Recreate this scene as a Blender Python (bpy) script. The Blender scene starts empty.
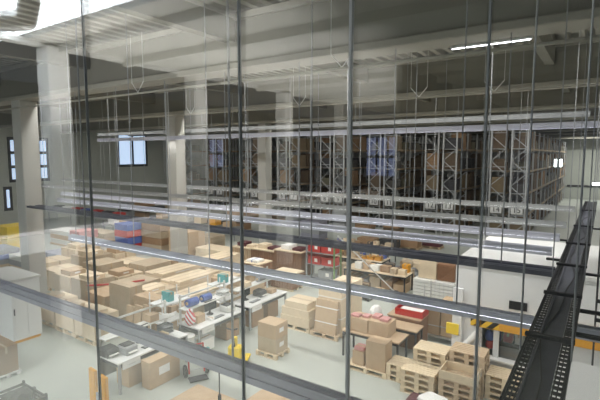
import bpy, bmesh, math, random
from mathutils import Vector, Matrix
random.seed(7)
S = bpy.context.scene
COL = S.collection
PI = math.pi
CAMZ, FOC, YAW, PITCH = 5.8, 450.0, math.radians(34.0), math.radians(5.7)
GLY = 0.8      # plane of the glazed wall the photographer stands behind

# ------------------------------------------------------------------ helpers
def ray(px, py):
    r, u = (px - 300) / FOC, (200 - py) / FOC
    fh = math.cos(PITCH) + u * math.sin(PITCH)
    z = -math.sin(PITCH) + u * math.cos(PITCH)
    return (r * math.cos(YAW) - fh * math.sin(YAW), r * math.sin(YAW) + fh * math.cos(YAW), z)

def F(px, py, z=0.0):
    """place on the level z (metres) that is met by the sight line"""
    d = ray(px, py); k = (z - CAMZ) / d[2]
    return d[0] * k, d[1] * k

def mkmat(name, col, rough=0.6, metal=0.0, var=0.12, scale=6.0, emit=None, estr=0.0, spec=0.4, bump=0.0, stretch=None):
    m = bpy.data.materials.new(name); m.use_nodes = True
    nt = m.node_tree; N = nt.nodes; L = nt.links
    b = N['Principled BSDF']
    b.inputs['Roughness'].default_value = rough
    b.inputs['Metallic'].default_value = metal
    b.inputs['Specular IOR Level'].default_value = spec
    tc = N.new('ShaderNodeTexCoord'); mp = N.new('ShaderNodeMapping')
    if stretch: mp.inputs['Scale'].default_value = stretch
    no = N.new('ShaderNodeTexNoise'); no.inputs['Scale'].default_value = scale; no.inputs['Detail'].default_value = 4
    rp = N.new('ShaderNodeMix'); rp.data_type = 'RGBA'
    lo = [max(0, c * (1 - var)) for c in col]; hi = [min(1, c * (1 + var)) for c in col]
    rp.inputs['A'].default_value = (*lo, 1); rp.inputs['B'].default_value = (*hi, 1)
    L.new(tc.outputs['Object'], mp.inputs['Vector']); L.new(mp.outputs['Vector'], no.inputs['Vector'])
    L.new(no.outputs['Fac'], rp.inputs['Factor']); L.new(rp.outputs['Result'], b.inputs['Base Color'])
    if bump:
        bp = N.new('ShaderNodeBump'); bp.inputs['Strength'].default_value = bump
        L.new(no.outputs['Fac'], bp.inputs['Height']); L.new(bp.outputs['Normal'], b.inputs['Normal'])
    if emit:
        b.inputs['Emission Color'].default_value = (*emit, 1); b.inputs['Emission Strength'].default_value = estr
    return m

M = {}
def mat(key, *a, **k): M[key] = mkmat(key, *a, **k)
mat('card_pale', (.74, .61, .44), .75, var=.10)
mat('card_mid', (.53, .385, .25), .75, var=.10)
mat('card_dark', (.33, .205, .115), .75, var=.10)
mat('card_grey', (.50, .405, .29), .7, var=.12)
mat('tape', (.50, .36, .22), .35, var=.05)
mat('paper', (.82, .81, .78), .8, var=.04)
mat('wood', (.76, .63, .44), .7, var=.18, scale=9, stretch=(1, 8, 8))
mat('wood_old', (.60, .46, .31), .75, var=.2, scale=9, stretch=(1, 8, 8))
mat('wood_brown', (.24, .125, .07), .55, var=.2, scale=7, stretch=(1, 8, 1))
mat('white', (.80, .80, .79), .5, var=.03)
mat('offwhite', (.68, .68, .65), .6, var=.05)
mat('bench_top', (.74, .74, .73), .4, var=.04)
mat('lilac', (.60, .61, .70), .35, .0, var=.05)
mat('bluegrey', (.33, .33, .40), .4, .3, var=.08)
mat('black', (.012, .012, .015), .55, var=.2)
mat('tray', (.115, .12, .15), .5, .2, var=.25)
mat('dark', (.05, .05, .055), .5, var=.2)
mat('steel', (.55, .56, .57), .35, .8, var=.1)
mat('zinc', (.42, .43, .43), .45, .5, var=.12)
mat('rod', (.34, .35, .36), .4, .4, var=.1)
mat('rackblue', (.46, .47, .48), .5, .3, var=.12)
mat('beam_or', (.34, .26, .17), .5, var=.1)
mat('red', (.50, .04, .035), .5, var=.12)
mat('orange', (.75, .36, .04), .5, var=.08)
mat('yellow', (.85, .62, .05), .5, var=.06)
mat('blue', (.08, .13, .38), .5, var=.2)
mat('teal', (.12, .38, .38), .5, var=.12)
mat('pink', (.60, .30, .28), .6, var=.12)
mat('greyp', (.32, .33, .34), .6, var=.1)
mat('maroon', (.10, .03, .035), .6, var=.1)
mat('green', (.16, .27, .10), .6, var=.12)
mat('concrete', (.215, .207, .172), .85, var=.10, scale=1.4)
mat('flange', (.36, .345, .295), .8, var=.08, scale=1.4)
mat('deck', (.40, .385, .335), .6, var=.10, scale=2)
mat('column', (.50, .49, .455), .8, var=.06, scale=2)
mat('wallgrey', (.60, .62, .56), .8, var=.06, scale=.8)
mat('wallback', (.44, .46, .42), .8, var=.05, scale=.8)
mat('daylight', (.7, .8, .95), .5, var=0, emit=(.58, .74, 1.0), estr=1.05)
mat('tube', (1, 1, 1), .5, var=0, emit=(.95, .96, 1.0), estr=9.0)
mat('lampglow', (1, 1, 1), .5, var=0, emit=(.88, 1.0, .97), estr=6.0)
mat('skyglow', (.9, .95, 1), .5, var=0, emit=(.86, .94, 1.0), estr=6.0)
mat('screen', (.02, .025, .03), .2, var=.1)
mat('roofwhite', (.86, .86, .84), .6, var=.03)
mat('glassdark', (.10, .11, .11), .15, var=.2)

def floor_mat():
    m = mkmat('floor_resin', (.46, .485, .445), .38, var=.09, scale=.55, spec=.35)
    nt = m.node_tree; N = nt.nodes; L = nt.links
    n2 = N.new('ShaderNodeTexNoise'); n2.inputs['Scale'].default_value = 3.2; n2.inputs['Detail'].default_value = 6
    mr = N.new('ShaderNodeMapRange'); mr.inputs['To Min'].default_value = .28; mr.inputs['To Max'].default_value = .55
    tc = [n for n in N if n.type == 'TEX_COORD'][0]
    L.new(tc.outputs['Object'], n2.inputs['Vector']); L.new(n2.outputs['Fac'], mr.inputs['Value'])
    L.new(mr.outputs['Result'], N['Principled BSDF'].inputs['Roughness'])
    return m
mat('rearwall', (.22, .22, .21), .8, var=.05)
mat('bluelight', (.6, .7, .95), .5, var=0, emit=(.42, .52, .95), estr=1.0)
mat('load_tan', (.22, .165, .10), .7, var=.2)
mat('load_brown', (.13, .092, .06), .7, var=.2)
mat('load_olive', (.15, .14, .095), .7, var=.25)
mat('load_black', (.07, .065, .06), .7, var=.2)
M['floor'] = floor_mat()

def hazard_mat():
    m = bpy.data.materials.new('hazard'); m.use_nodes = True
    N = m.node_tree.nodes; L = m.node_tree.links; b = N['Principled BSDF']
    tc = N.new('ShaderNodeTexCoord'); mp = N.new('ShaderNodeMapping'); mp.inputs['Rotation'].default_value = (0, math.radians(-45), 0)
    w = N.new('ShaderNodeTexWave'); w.inputs['Scale'].default_value = 1.45; w.bands_direction = 'X'
    r = N.new('ShaderNodeValToRGB'); r.color_ramp.interpolation = 'CONSTANT'
    r.color_ramp.elements[0].color = (.01, .01, .01, 1); r.color_ramp.elements[1].color = (.82, .50, .03, 1); r.color_ramp.elements[1].position = .5
    L.new(tc.outputs['Object'], mp.inputs['Vector']); L.new(mp.outputs['Vector'], w.inputs['Vector'])
    L.new(w.outputs['Fac'], r.inputs['Fac']); L.new(r.outputs['Color'], b.inputs['Base Color'])
    return m
M['hazard'] = hazard_mat()

def stripe_mat():
    m = bpy.data.materials.new('stripes'); m.use_nodes = True
    N = m.node_tree.nodes; L = m.node_tree.links; b = N['Principled BSDF']
    tc = N.new('ShaderNodeTexCoord'); w = N.new('ShaderNodeTexWave'); w.inputs['Scale'].default_value = 4; w.bands_direction = 'DIAGONAL'
    r = N.new('ShaderNodeValToRGB'); r.color_ramp.interpolation = 'CONSTANT'
    r.color_ramp.elements[0].color = (.55, .08, .09, 1); r.color_ramp.elements[1].color = (.75, .74, .74, 1); r.color_ramp.elements[1].position = .5
    L.new(tc.outputs['Object'], w.inputs['Vector']); L.new(w.outputs['Fac'], r.inputs['Fac']); L.new(r.outputs['Color'], b.inputs['Base Color'])
    return m
M['stripes'] = stripe_mat()

def glass_mat():
    m = bpy.data.materials.new('window_glass'); m.use_nodes = True
    N = m.node_tree.nodes; L = m.node_tree.links
    N.remove(N['Principled BSDF']); out = N['Material Output']
    lw = N.new('ShaderNodeLayerWeight'); lw.inputs['Blend'].default_value = .5
    pw = N.new('ShaderNodeMath'); pw.operation = 'POWER'; pw.inputs[1].default_value = 5
    ma = N.new('ShaderNodeMath'); ma.operation = 'MULTIPLY_ADD'; ma.inputs[1].default_value = .9; ma.inputs[2].default_value = .075
    t = N.new('ShaderNodeBsdfTransparent'); t.inputs['Color'].default_value = (.985, .99, .985, 1)
    g = N.new('ShaderNodeBsdfGlossy'); g.inputs['Roughness'].default_value = 0.0
    mx = N.new('ShaderNodeMixShader')
    L.new(lw.outputs['Facing'], pw.inputs[0]); L.new(pw.outputs[0], ma.inputs[0]); L.new(ma.outputs[0], mx.inputs['Fac'])
    L.new(t.outputs[0], mx.inputs[1]); L.new(g.outputs[0], mx.inputs[2]); L.new(mx.outputs[0], out.inputs['Surface'])
    return m
M['glass'] = glass_mat()
mat('joint', (.26, .28, .29), .4, var=.1)
mat('jointlight', (.45, .47, .48), .4, var=.1)

# ---- mesh pieces
class MB:
    def __init__(s): s.bm = bmesh.new()
    def box(s, x0, y0, z0, x1, y1, z1, bev=0.0, rot=None):
        r = bmesh.ops.create_cube(s.bm, size=1)
        vs = r['verts']
        c = Vector(((x0+x1)/2, (y0+y1)/2, (z0+z1)/2))
        mtx = Matrix.Translation(c) @ (rot.to_4x4() if rot else Matrix.Identity(4)) @ Matrix.Diagonal((abs(x1-x0), abs(y1-y0), abs(z1-z0), 1))
        bmesh.ops.transform(s.bm, matrix=mtx, verts=vs)
        if bev:
            es = {e for v in vs for e in v.link_edges}
            bmesh.ops.bevel(s.bm, geom=list(es), offset=bev, segments=1, affect='EDGES')
        return s
    def cyl(s, p, q, r, n=8, r2=None):
        p, q = Vector(p), Vector(q); d = q - p
        if d.length < 1e-6: return s
        res = bmesh.ops.create_cone(s.bm, cap_ends=True, segments=n, radius1=r, radius2=r if r2 is None else r2, depth=d.length)
        mtx = Matrix.Translation((p+q)/2) @ d.to_track_quat('Z', 'Y').to_matrix().to_4x4()
        bmesh.ops.transform(s.bm, matrix=mtx, verts=res['verts'])
        return s
    def tube(s, pts, r, n=8):
        for a, b in zip(pts, pts[1:]): s.cyl(a, b, r, n)
        for a in pts[1:-1]: s.ball(a, r, 8, 6)
        return s
    def ball(s, c, r, u=12, v=8, sc=(1, 1, 1)):
        res = bmesh.ops.create_uvsphere(s.bm, u_segments=u, v_segments=v, radius=1)
        bmesh.ops.transform(s.bm, matrix=Matrix.Translation(c) @ Matrix.Diagonal((r*sc[0], r*sc[1], r*sc[2], 1)), verts=res['verts'])
        return s
    def poly(s, pts2, z0, z1):
        lo = [s.bm.verts.new((x, y, z0)) for x, y in pts2]; hi = [s.bm.verts.new((x, y, z1)) for x, y in pts2]
        s.bm.faces.new(lo[::-1]); s.bm.faces.new(hi)
        n = len(pts2)
        for i in range(n): s.bm.faces.new((lo[i], lo[(i+1) % n], hi[(i+1) % n], hi[i]))
        return s
    def torus(s, c, R, r, axis='X', n=18, m=6):
        vs = []
        for i in range(n):
            a = 2*PI*i/n; ring = []
            for j in range(m):
                b = 2*PI*j/m; rr = R + r*math.cos(b); h = r*math.sin(b)
                p = (h, rr*math.cos(a), rr*math.sin(a)) if axis == 'X' else (rr*math.cos(a), h, rr*math.sin(a))
                ring.append(s.bm.verts.new(Vector(p)+Vector(c)))
            vs.append(ring)
        for i in range(n):
            for j in range(m):
                s.bm.faces.new((vs[i][j], vs[(i+1) % n][j], vs[(i+1) % n][(j+1) % m], vs[i][(j+1) % m]))
        return s
    def lump(s, c, sc, seed=0, amp=.18):
        rnd = random.Random(seed)
        res = bmesh.ops.create_icosphere(s.bm, subdivisions=2, radius=1)
        for v in res['verts']:
            v.co = Vector((v.co.x*sc[0], v.co.y*sc[1], max(v.co.z, -.75)*sc[2])) * (1 + rnd.uniform(-amp, amp))
            v.co += Vector(c)
        return s
    def done(s, name, m, parent=None, loc=(0, 0, 0), rz=0.0):
        me = bpy.data.meshes.new(name)
        bmesh.ops.recalc_face_normals(s.bm, faces=s.bm.faces)
        s.bm.to_mesh(me); s.bm.free()
        me.materials.append(M[m] if isinstance(m, str) else m)
        o = bpy.data.objects.new(name, me); COL.objects.link(o)
        if parent: o.parent = parent
        o.location = loc; o.rotation_euler = (0, 0, rz)
        return o

def thing(name, label, cat, loc, rz=0.0, group=None):
    o = bpy.data.objects.new(name, None); COL.objects.link(o)
    o.empty_display_size = .1
    o.location = loc; o.rotation_euler = (0, 0, rz)
    o['label'] = label; o['category'] = cat
    if group: o['group'] = group
    return o
def tag(o, label, cat, group=None):
    o['label'] = label; o['category'] = cat
    if group: o['group'] = group
    return o
def struct(o): o['kind'] = 'structure'; return o
def dup(root, loc, rz=0.0, label=None, group=None):
    r = root.copy(); COL.objects.link(r); r.location = loc; r.rotation_euler = (0, 0, rz)
    if label: r['label'] = label
    if group: r['group'] = group
    for ch in list(root.children):
        c = ch.copy(); COL.objects.link(c); c.parent = r
        for g in list(ch.children):
            d = g.copy(); COL.objects.link(d); d.parent = c
    return r

# ------------------------------------------------------------------ setting
XL, XR, YB = -42.0, 16.0, 70.0
ZD = 9.1
struct(MB().box(XL, -40, -.2, XR, YB, 0).done('floor', 'floor'))
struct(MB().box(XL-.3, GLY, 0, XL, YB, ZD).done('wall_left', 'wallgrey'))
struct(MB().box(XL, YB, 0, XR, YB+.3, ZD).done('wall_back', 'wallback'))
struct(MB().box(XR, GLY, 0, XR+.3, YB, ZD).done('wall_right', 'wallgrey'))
# ribbed roof deck
bm = bmesh.new(); prof = []
x = XL
while x < XR:
    prof += [(x, ZD), (x+.16, ZD), (x+.20, ZD+.16), (x+.36, ZD+.16)]; x += .40
va = [bm.verts.new((a, GLY, b)) for a, b in prof]; vb = [bm.verts.new((a, YB, b)) for a, b in prof]
for i in range(len(prof)-1): bm.faces.new((va[i], va[i+1], vb[i+1], vb[i]))
t = MB(); t.bm.free(); t.bm = bm; t.box(XL, GLY, ZD+.2, XR, YB, ZD+.35)
struct(t.done('ceiling', 'deck'))
# deep concrete girders across the hall
n = 0
for k in range(9):
    y = 8.4 + 7.2*k; n += 1
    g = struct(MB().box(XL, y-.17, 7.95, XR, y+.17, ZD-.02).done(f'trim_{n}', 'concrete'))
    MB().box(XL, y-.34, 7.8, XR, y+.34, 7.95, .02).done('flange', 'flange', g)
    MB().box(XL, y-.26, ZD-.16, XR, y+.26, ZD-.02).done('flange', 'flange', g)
for xx in (-37.5, -31.5, -25.5, -19.5, -13.5, -7.5, -1.5, 4.5):
    n += 1; b = MB()
    for k in range(-1, 8):
        y0 = max(GLY+.1, 8.4+7.2*k+.2); y1 = 8.4+7.2*(k+1)-.2
        b.box(xx-.12, y0, 8.45, xx+.12, y1, 8.98)
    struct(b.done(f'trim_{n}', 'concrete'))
# columns under the girders
for k, y in enumerate((8.4, 15.6, 22.8)):
    n += 1
    c = MB().box(-18.1-.32, y-.32, 0, -18.1+.32, y+.32, 7.8, .03)
    struct(c.done(f'trim_{n}', 'column'))
# windows in the left wall
def wall_window(num, y0, y1, z0, z1, cols, rows):
    w = struct(MB().box(XL-.02, y0, z0, XL+.02, y1, z1).done(f'window_{num}', 'daylight'))
    f = MB()
    for i in range(cols+1):
        yy = y0+(y1-y0)*i/cols; f.box(XL, yy-.09, z0-.1, XL+.12, yy+.09, z1+.1)
    for j in range(rows+1):
        zz = z0+(z1-z0)*j/rows; f.box(XL, y0-.1, zz-.13, XL+.1, y1+.1, zz+.13)
    f.done('window_frame', 'dark', w)
def yl(px):   # where the sight line in picture column px meets the left wall
    d = ray(px, 155); return d[1]*XL/d[0]
wall_window(2, yl(9), yl(47), 3.6, 7.2, 3, 3)
wall_window(3, yl(118), yl(146), 4.7, 8.0, 2, 1)
wall_window(4, yl(2), yl(8), 1.2, 3.0, 1, 1)
# lower rail and a small lamp on the back wall
struct(MB().box(-4, YB-.1, 1.6, 6, YB-.02, 1.85).done('trim_30', 'dark'))

# ---- the glazed wall in front of the photographer
win = struct(bpy.data.objects.new('window_1', None)); COL.objects.link(win); win.location = (0, GLY, 0)
def gx(px):
    d = ray(px, 200); return d[0]*GLY/d[1]
joints = [-4.6, gx(92), gx(242), gx(350), gx(483), .55, 1.6]
for a, b in zip(joints, joints[1:]):
    MB().box(a+.004, -.006, 4.0, b-.004, .006, 8.6).done('pane', 'glass', win)
for i, a in enumerate(joints):
    w_ = (.003, .0010, .0020, .0030, .0018, .003, .003)[i]
    MB().box(a-w_, -.0065, 4.0, a+w_, .002, 8.6).done('joint', 'jointlight' if i == 3 else 'joint', win)

# ---- the bay behind the photographer, seen mirrored in the glass
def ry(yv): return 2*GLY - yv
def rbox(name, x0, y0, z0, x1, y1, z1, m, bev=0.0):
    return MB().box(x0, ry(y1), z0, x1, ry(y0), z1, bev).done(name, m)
def rs(o): return struct(o)
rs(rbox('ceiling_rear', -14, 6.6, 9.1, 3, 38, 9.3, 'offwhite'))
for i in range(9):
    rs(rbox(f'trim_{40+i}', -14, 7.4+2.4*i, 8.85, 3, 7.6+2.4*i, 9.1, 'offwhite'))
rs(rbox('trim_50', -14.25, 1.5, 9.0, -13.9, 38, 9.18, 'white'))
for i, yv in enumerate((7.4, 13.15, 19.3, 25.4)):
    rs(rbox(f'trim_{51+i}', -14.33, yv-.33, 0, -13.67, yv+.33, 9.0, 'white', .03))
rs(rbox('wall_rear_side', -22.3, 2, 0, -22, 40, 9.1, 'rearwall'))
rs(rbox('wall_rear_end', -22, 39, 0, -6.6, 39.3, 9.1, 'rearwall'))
rs(rbox('wall_rear_blocker', -6.3, 15.5, 0, -6.1, 39, 9.1, 'rearwall'))  # unseen dark screen, added to block mirrored haze on the right
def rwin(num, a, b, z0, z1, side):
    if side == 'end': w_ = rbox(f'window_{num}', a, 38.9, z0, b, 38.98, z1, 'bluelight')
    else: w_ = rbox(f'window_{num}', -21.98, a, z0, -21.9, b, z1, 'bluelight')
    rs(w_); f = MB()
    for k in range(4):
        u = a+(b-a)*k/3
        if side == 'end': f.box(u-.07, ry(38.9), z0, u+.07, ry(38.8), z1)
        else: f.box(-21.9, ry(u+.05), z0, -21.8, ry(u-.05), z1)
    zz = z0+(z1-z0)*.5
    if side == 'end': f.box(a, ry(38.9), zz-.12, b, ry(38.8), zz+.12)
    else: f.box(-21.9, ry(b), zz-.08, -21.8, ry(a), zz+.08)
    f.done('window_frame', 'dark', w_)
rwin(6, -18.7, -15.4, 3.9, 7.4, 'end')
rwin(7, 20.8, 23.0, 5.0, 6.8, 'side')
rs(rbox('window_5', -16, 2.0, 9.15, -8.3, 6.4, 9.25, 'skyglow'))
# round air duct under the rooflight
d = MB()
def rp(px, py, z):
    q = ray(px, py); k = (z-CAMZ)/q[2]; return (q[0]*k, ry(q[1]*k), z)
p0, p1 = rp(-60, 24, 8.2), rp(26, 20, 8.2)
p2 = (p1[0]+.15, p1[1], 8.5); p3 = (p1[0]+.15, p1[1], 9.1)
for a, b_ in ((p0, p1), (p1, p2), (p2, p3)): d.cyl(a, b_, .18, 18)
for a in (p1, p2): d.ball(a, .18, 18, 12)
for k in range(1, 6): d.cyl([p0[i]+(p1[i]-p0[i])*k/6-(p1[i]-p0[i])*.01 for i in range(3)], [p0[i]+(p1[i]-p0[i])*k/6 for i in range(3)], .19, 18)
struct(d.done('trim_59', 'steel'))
# pale tray in that bay; sides and black lining added to hide fill light
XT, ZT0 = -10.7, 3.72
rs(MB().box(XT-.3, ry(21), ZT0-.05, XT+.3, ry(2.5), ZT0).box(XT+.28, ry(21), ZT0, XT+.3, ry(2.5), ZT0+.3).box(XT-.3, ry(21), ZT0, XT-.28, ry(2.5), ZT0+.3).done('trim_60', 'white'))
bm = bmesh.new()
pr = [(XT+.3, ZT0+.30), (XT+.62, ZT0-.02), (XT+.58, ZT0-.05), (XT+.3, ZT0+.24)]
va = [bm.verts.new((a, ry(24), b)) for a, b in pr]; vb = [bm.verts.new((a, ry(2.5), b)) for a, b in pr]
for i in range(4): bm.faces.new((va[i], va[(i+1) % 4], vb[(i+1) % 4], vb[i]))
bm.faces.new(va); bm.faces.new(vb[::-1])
tt = MB(); tt.bm.free(); tt.bm = bm; rs(tt.done('trim_62', 'white'))  # sloped plate added to catch ceiling light and brighten the tray's edge
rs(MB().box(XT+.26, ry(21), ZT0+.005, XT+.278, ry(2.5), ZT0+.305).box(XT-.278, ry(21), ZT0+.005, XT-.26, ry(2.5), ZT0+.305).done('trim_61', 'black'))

# ------------------------------------------------------------------ pallet racks
RY0, RY1, BAY = 33.0, 69.0, 3.0
ROWX = [-36.55, -33.3, -32.0, -28.75, -27.45, -24.2, -22.9, -19.65, -18.35, -15.1, -13.8, -10.55, -9.25, -6.0, -4.7]
LEV = [0.15, 1.75, 3.25, 4.75, 6.25]
HW = .47
def text_mesh(name, s, size, m, parent, loc, rot):
    cu = bpy.data.curves.new(name, 'FONT'); cu.body = s; cu.size = size; cu.align_x = 'CENTER'; cu.align_y = 'CENTER'; cu.extrude = .004
    o = bpy.data.objects.new(name, cu); COL.objects.link(o)
    bpy.context.view_layer.update()
    me = bpy.data.meshes.new_from_object(o.evaluated_get(bpy.context.evaluated_depsgraph_get()))
    bpy.data.objects.remove(o); me.materials.clear(); me.materials.append(M[m])
    q = bpy.data.objects.new(name, me); COL.objects.link(q); q.parent = parent; q.location = loc; q.rotation_euler = rot
    return q
def rack_frame():
    b = MB(); ht = 7.5
    for sx in (-1, 1): b.box(sx*HW-.05, -.05, 0, sx*HW+.05, .05, ht)
    z, s = .3, 1
    while z < ht-1.0:
        b.cyl((-s*HW, 0, z), (s*HW, 0, z+.85), .032, 5); z += .85; s = -s
    for z in (.25, 2.6, 5.0, 7.3): b.cyl((-HW, 0, z), (HW, 0, z), .024, 5)
    return b
proto_rack = None; racks = []
names = {1: 'at the far left of the racking', 15: 'nearest the right end of the racking'}
for i, x in enumerate(ROWX):
    num = i+1
    if num >= 14: lab = f'steel pallet rack with white number {num} sign on its front frame'
    elif num >= 10: lab = f'tall steel pallet rack, row {num}, {15-num} rows left of the rack signed 15'
    elif num == 1: lab = 'tall steel pallet rack at the far left end of the racking'
    else: lab = f'tall steel pallet rack in the background, {("second","third","fourth","fifth","sixth","seventh","eighth","ninth")[num-2]} row from the left end'
    if proto_rack is None:
        r = thing('pallet_rack', lab, 'rack', (x, RY0, 0), 0, 'pallet racks along the back of the hall')
        f0 = rack_frame().done('upright_frame', 'rackblue', r)
        nb = int((RY1-RY0)/BAY)
        for k in range(1, nb+1):
            o = f0.copy(); COL.objects.link(o); o.location = (0, BAY*k, 0)
        for z in LEV[1:]:
            for sx in (-1, 1):
                MB().box(sx*HW-.03, 0, z-.13, sx*HW+.03, RY1-RY0, z).done('shelf_beam', 'beam_or', r)
            MB().box(-HW+.03, 0, z-.05, HW-.03, RY1-RY0, z-.01).done('shelf_deck', 'zinc', r)
        proto_rack = r
    else:
        r = dup(proto_rack, (x, RY0, 0), 0, lab)
    racks.append((num, r))
for num, r in racks:
    sg = MB().box(-.36, -.10, 1.84, .36, -.07, 2.36, .01).done('number_sign', 'white', r)
    sg['label'] = f'white sign with black number {num}'
    text_mesh('number', str(num), .52, 'black', sg, (0, -.105, 2.10), (PI/2, 0, 0))

# loads on the racks
loads = {}
def load_mesh(kind):
    rnd = random.Random(kind)
    b = MB(); w, d, h = (.84, 1.1, (1.05, .8, 1.2, .6)[kind % 4])
    b.box(-w/2, -d/2, 0, w/2, d/2, .13)
    nx, ny, nz = (2, 2, 3) if kind % 2 else (1, 2, 2)
    for a in range(nx):
        for c in range(ny):
            top = nz if rnd.random() > .3 else nz-1
            for e in range(top):
                b.box(-w/2+a*w/nx+.008, -d/2+c*d/ny+.008, .13+e*(h-.13)/nz, -w/2+(a+1)*w/nx-.008, -d/2+(c+1)*d/ny-.008, .13+(e+1)*(h-.13)/nz-.01)
    return b
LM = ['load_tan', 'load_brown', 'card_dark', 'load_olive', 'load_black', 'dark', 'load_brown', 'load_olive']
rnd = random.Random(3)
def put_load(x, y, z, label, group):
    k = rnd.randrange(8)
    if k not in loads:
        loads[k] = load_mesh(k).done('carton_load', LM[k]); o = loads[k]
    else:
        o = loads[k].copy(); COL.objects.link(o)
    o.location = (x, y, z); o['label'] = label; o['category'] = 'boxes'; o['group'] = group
lvn = ['floor', 'second', 'third', 'fourth', 'top']
ORDN = ['first', 'second', 'third', 'fourth', 'fifth', 'sixth', 'seventh', 'eighth', 'ninth', 'tenth', 'eleventh', 'twelfth']
for i, x in enumerate(ROWX):
    num = i+1
    bays = 12 if num == 15 else (3 if num in (13, 11, 9, 7) else 1)
    nm = f'rack row {num}' if num >= 10 else f'{ORDN[num-1]} rack from the left'
    for b in range(bays):
        for li, z in enumerate(LEV):
            for half in ((0, 1) if bays > 1 else (0,)):
                if rnd.random() < (.08 if num == 15 else .14): continue
                y = RY0+BAY*b+.75+1.45*half
                put_load(x, y, z+.002, f'{lvn[li]}-shelf cartons in the {("near", "far")[half]} half of the {ORDN[b]} bay, {nm}', 'carton loads on the pallet racks')

# ------------------------------------------------------------------ light trunking, trays and rods
def trunking(yv, z, xa, xb, m, label, w=.14, h=.09, lamp=True, rods=(), power=0, top=ZD, name='light_trunking', cat='ceiling light', rr=.011):
    xc = (xa+xb)/2
    t = thing(name, label, cat, (xc, yv, z))
    L_ = xb-xa
    b = MB().box(-L_/2, -w/2, 0, L_/2, w/2, h, .01)
    for q in (-1, 1): b.box(-L_/2, q*w/2-.012, h, L_/2, q*w/2+.012, h+.025)
    for q in (-1, 1): b.box(-L_/2, q*w/2-.006, -.06, L_/2, q*w/2+.006, .0)
    b.done('housing', m, t)
    if lamp: MB().box(-L_/2+.1, -w*.28, -.012, L_/2-.1, w*.28, -.001).done('lamp_tube', 'tube', t)
    for x in rods:
        MB().cyl((x-xc, 0, h), (x-xc, 0, top-z), rr, 6).done('hanger_rod', 'rod', t)
    if power:
        n = max(1, round(L_/9))
        for k in range(n):
            ld = bpy.data.lights.new('trunking_lamp', 'AREA'); ld.shape = 'RECTANGLE'; ld.size = L_/n*.96; ld.size_y = .12
            ld.energy = power*L_/n; ld.color = (1.0, .98, .94)
            lo = bpy.data.objects.new('trunking_lamp', ld); COL.objects.link(lo); lo.location = (xa+(k+.5)*L_/n, yv, z-.08)
    return t
def yat(px, py, z):
    q = ray(px, py); return q[1]*(z-CAMZ)/q[2]
def rng(a, b, st): 
    out = []
    while a < b: out.append(a); a += st
    return out
ZT = 3.9
Y_A = yat(200, 357, ZT); Y_B = yat(320, 286, ZT); Y_C = yat(400, 253, ZT)
RAILX = -.36
trunking(Y_A, ZT, -9, -.75, 'bluegrey', 'dark blue-grey tray crossing the lower left foreground above the benches', w=.075, h=.06, rods=(-7.2, -4.9, -2.65), name='cable_channel', cat='cable tray', lamp=False)
ZB = ZT-.25; Y_B = yat(430, 305, ZB)
trunking(Y_B, ZB, -11.5, 2.5, 'lilac', 'long lilac light strip above the bench row, running to the orange door header', w=.09, h=.07, rods=rng(-11.2, -1, 2.4), power=6)
Y4 = [yat(400, y, ZT) for y in (236.5, 224.5, 213.5, 200)]
tl = ['pale light strip just beyond the black cross tray', 'pale light strip second beyond the black cross tray',
      'grey light strip third beyond the black cross tray', 'farthest grey light strip, level with the rack number signs']
for k, y in enumerate(Y4):
    trunking(y, ZT, (-19, -22, -30, -34)[k], -.75, 'lilac' if k < 2 else 'zinc', tl[k], w=.10, h=(.08, .09, .09, .11)[k],
             rods=[v+(.3*k) for v in rng((-18.5, -21, -29, -33)[k], -1.2, 3.3)], power=(4.5, 4, 3, 2.5)[k])
# high strips
trunking(15.0, 6.62, -24, 1.5, 'lilac', 'bright lilac strip at eye level in front of the rack tops', w=.10, h=.09, rods=rng(-23, -2, 3.1), power=5)
trunking(18.8, 7.2, -30, -.5, 'greyp', 'dark grey strip hanging just above the lilac eye-level strip', w=.15, h=.10, lamp=False, rods=rng(-28, -2, 4.6))
trunking(29.0, 7.3, -40, -3, 'zinc', 'grey pipe-like strip along the top of the racks', w=.14, h=.1, lamp=False, rods=rng(-39, -4, 2.6))
def conduit(y, z, label, xa, xb, vs):
    t = thing('conduit', label, 'pipe', ((xa+xb)/2, y, z)); xc = (xa+xb)/2
    MB().cyl((xa-xc, 0, 0), (xb-xc, 0, 0), .03, 8).done('pipe', 'flange', t)
    for x in vs:
        MB().cyl((x-xc, 0, .02), (x-xc-.25, 0, .3), .011, 5).cyl((x-xc, 0, .02), (x-xc+.25, 0, .3), .011, 5).done('v_hanger', 'white', t)
        MB().cyl((x-xc-.25, 0, .3), (x-xc-.25, 0, ZD-z), .006, 5).cyl((x-xc+.25, 0, .3), (x-xc+.25, 0, ZD-z), .006, 5).done('hanger_wire', 'white', t)
conduit(8.0, 7.5, 'thin pale conduit under the first concrete girder, hung on white V hooks', -24, 6, (-10.8, -4.4, .8))
conduit(13.3, 7.5, 'thin pale conduit before the second concrete girder, hung on white V hooks', -28, 6, (-14.5, -9.0, -4.7, -2.6))
# bright ceiling lamp under the first girder
t = thing('strip_lamp', 'bright white strip lamp fixed below the nearest concrete girder', 'ceiling light', (-1.8, 8.66, 7.75))
MB().box(-.68, -.025, .0, .68, .025, .05, .006).done('housing', 'white', t)
MB().box(-.65, -.015, -.012, .65, .015, -.001).done('lamp_tube', 'tube', t)

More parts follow.
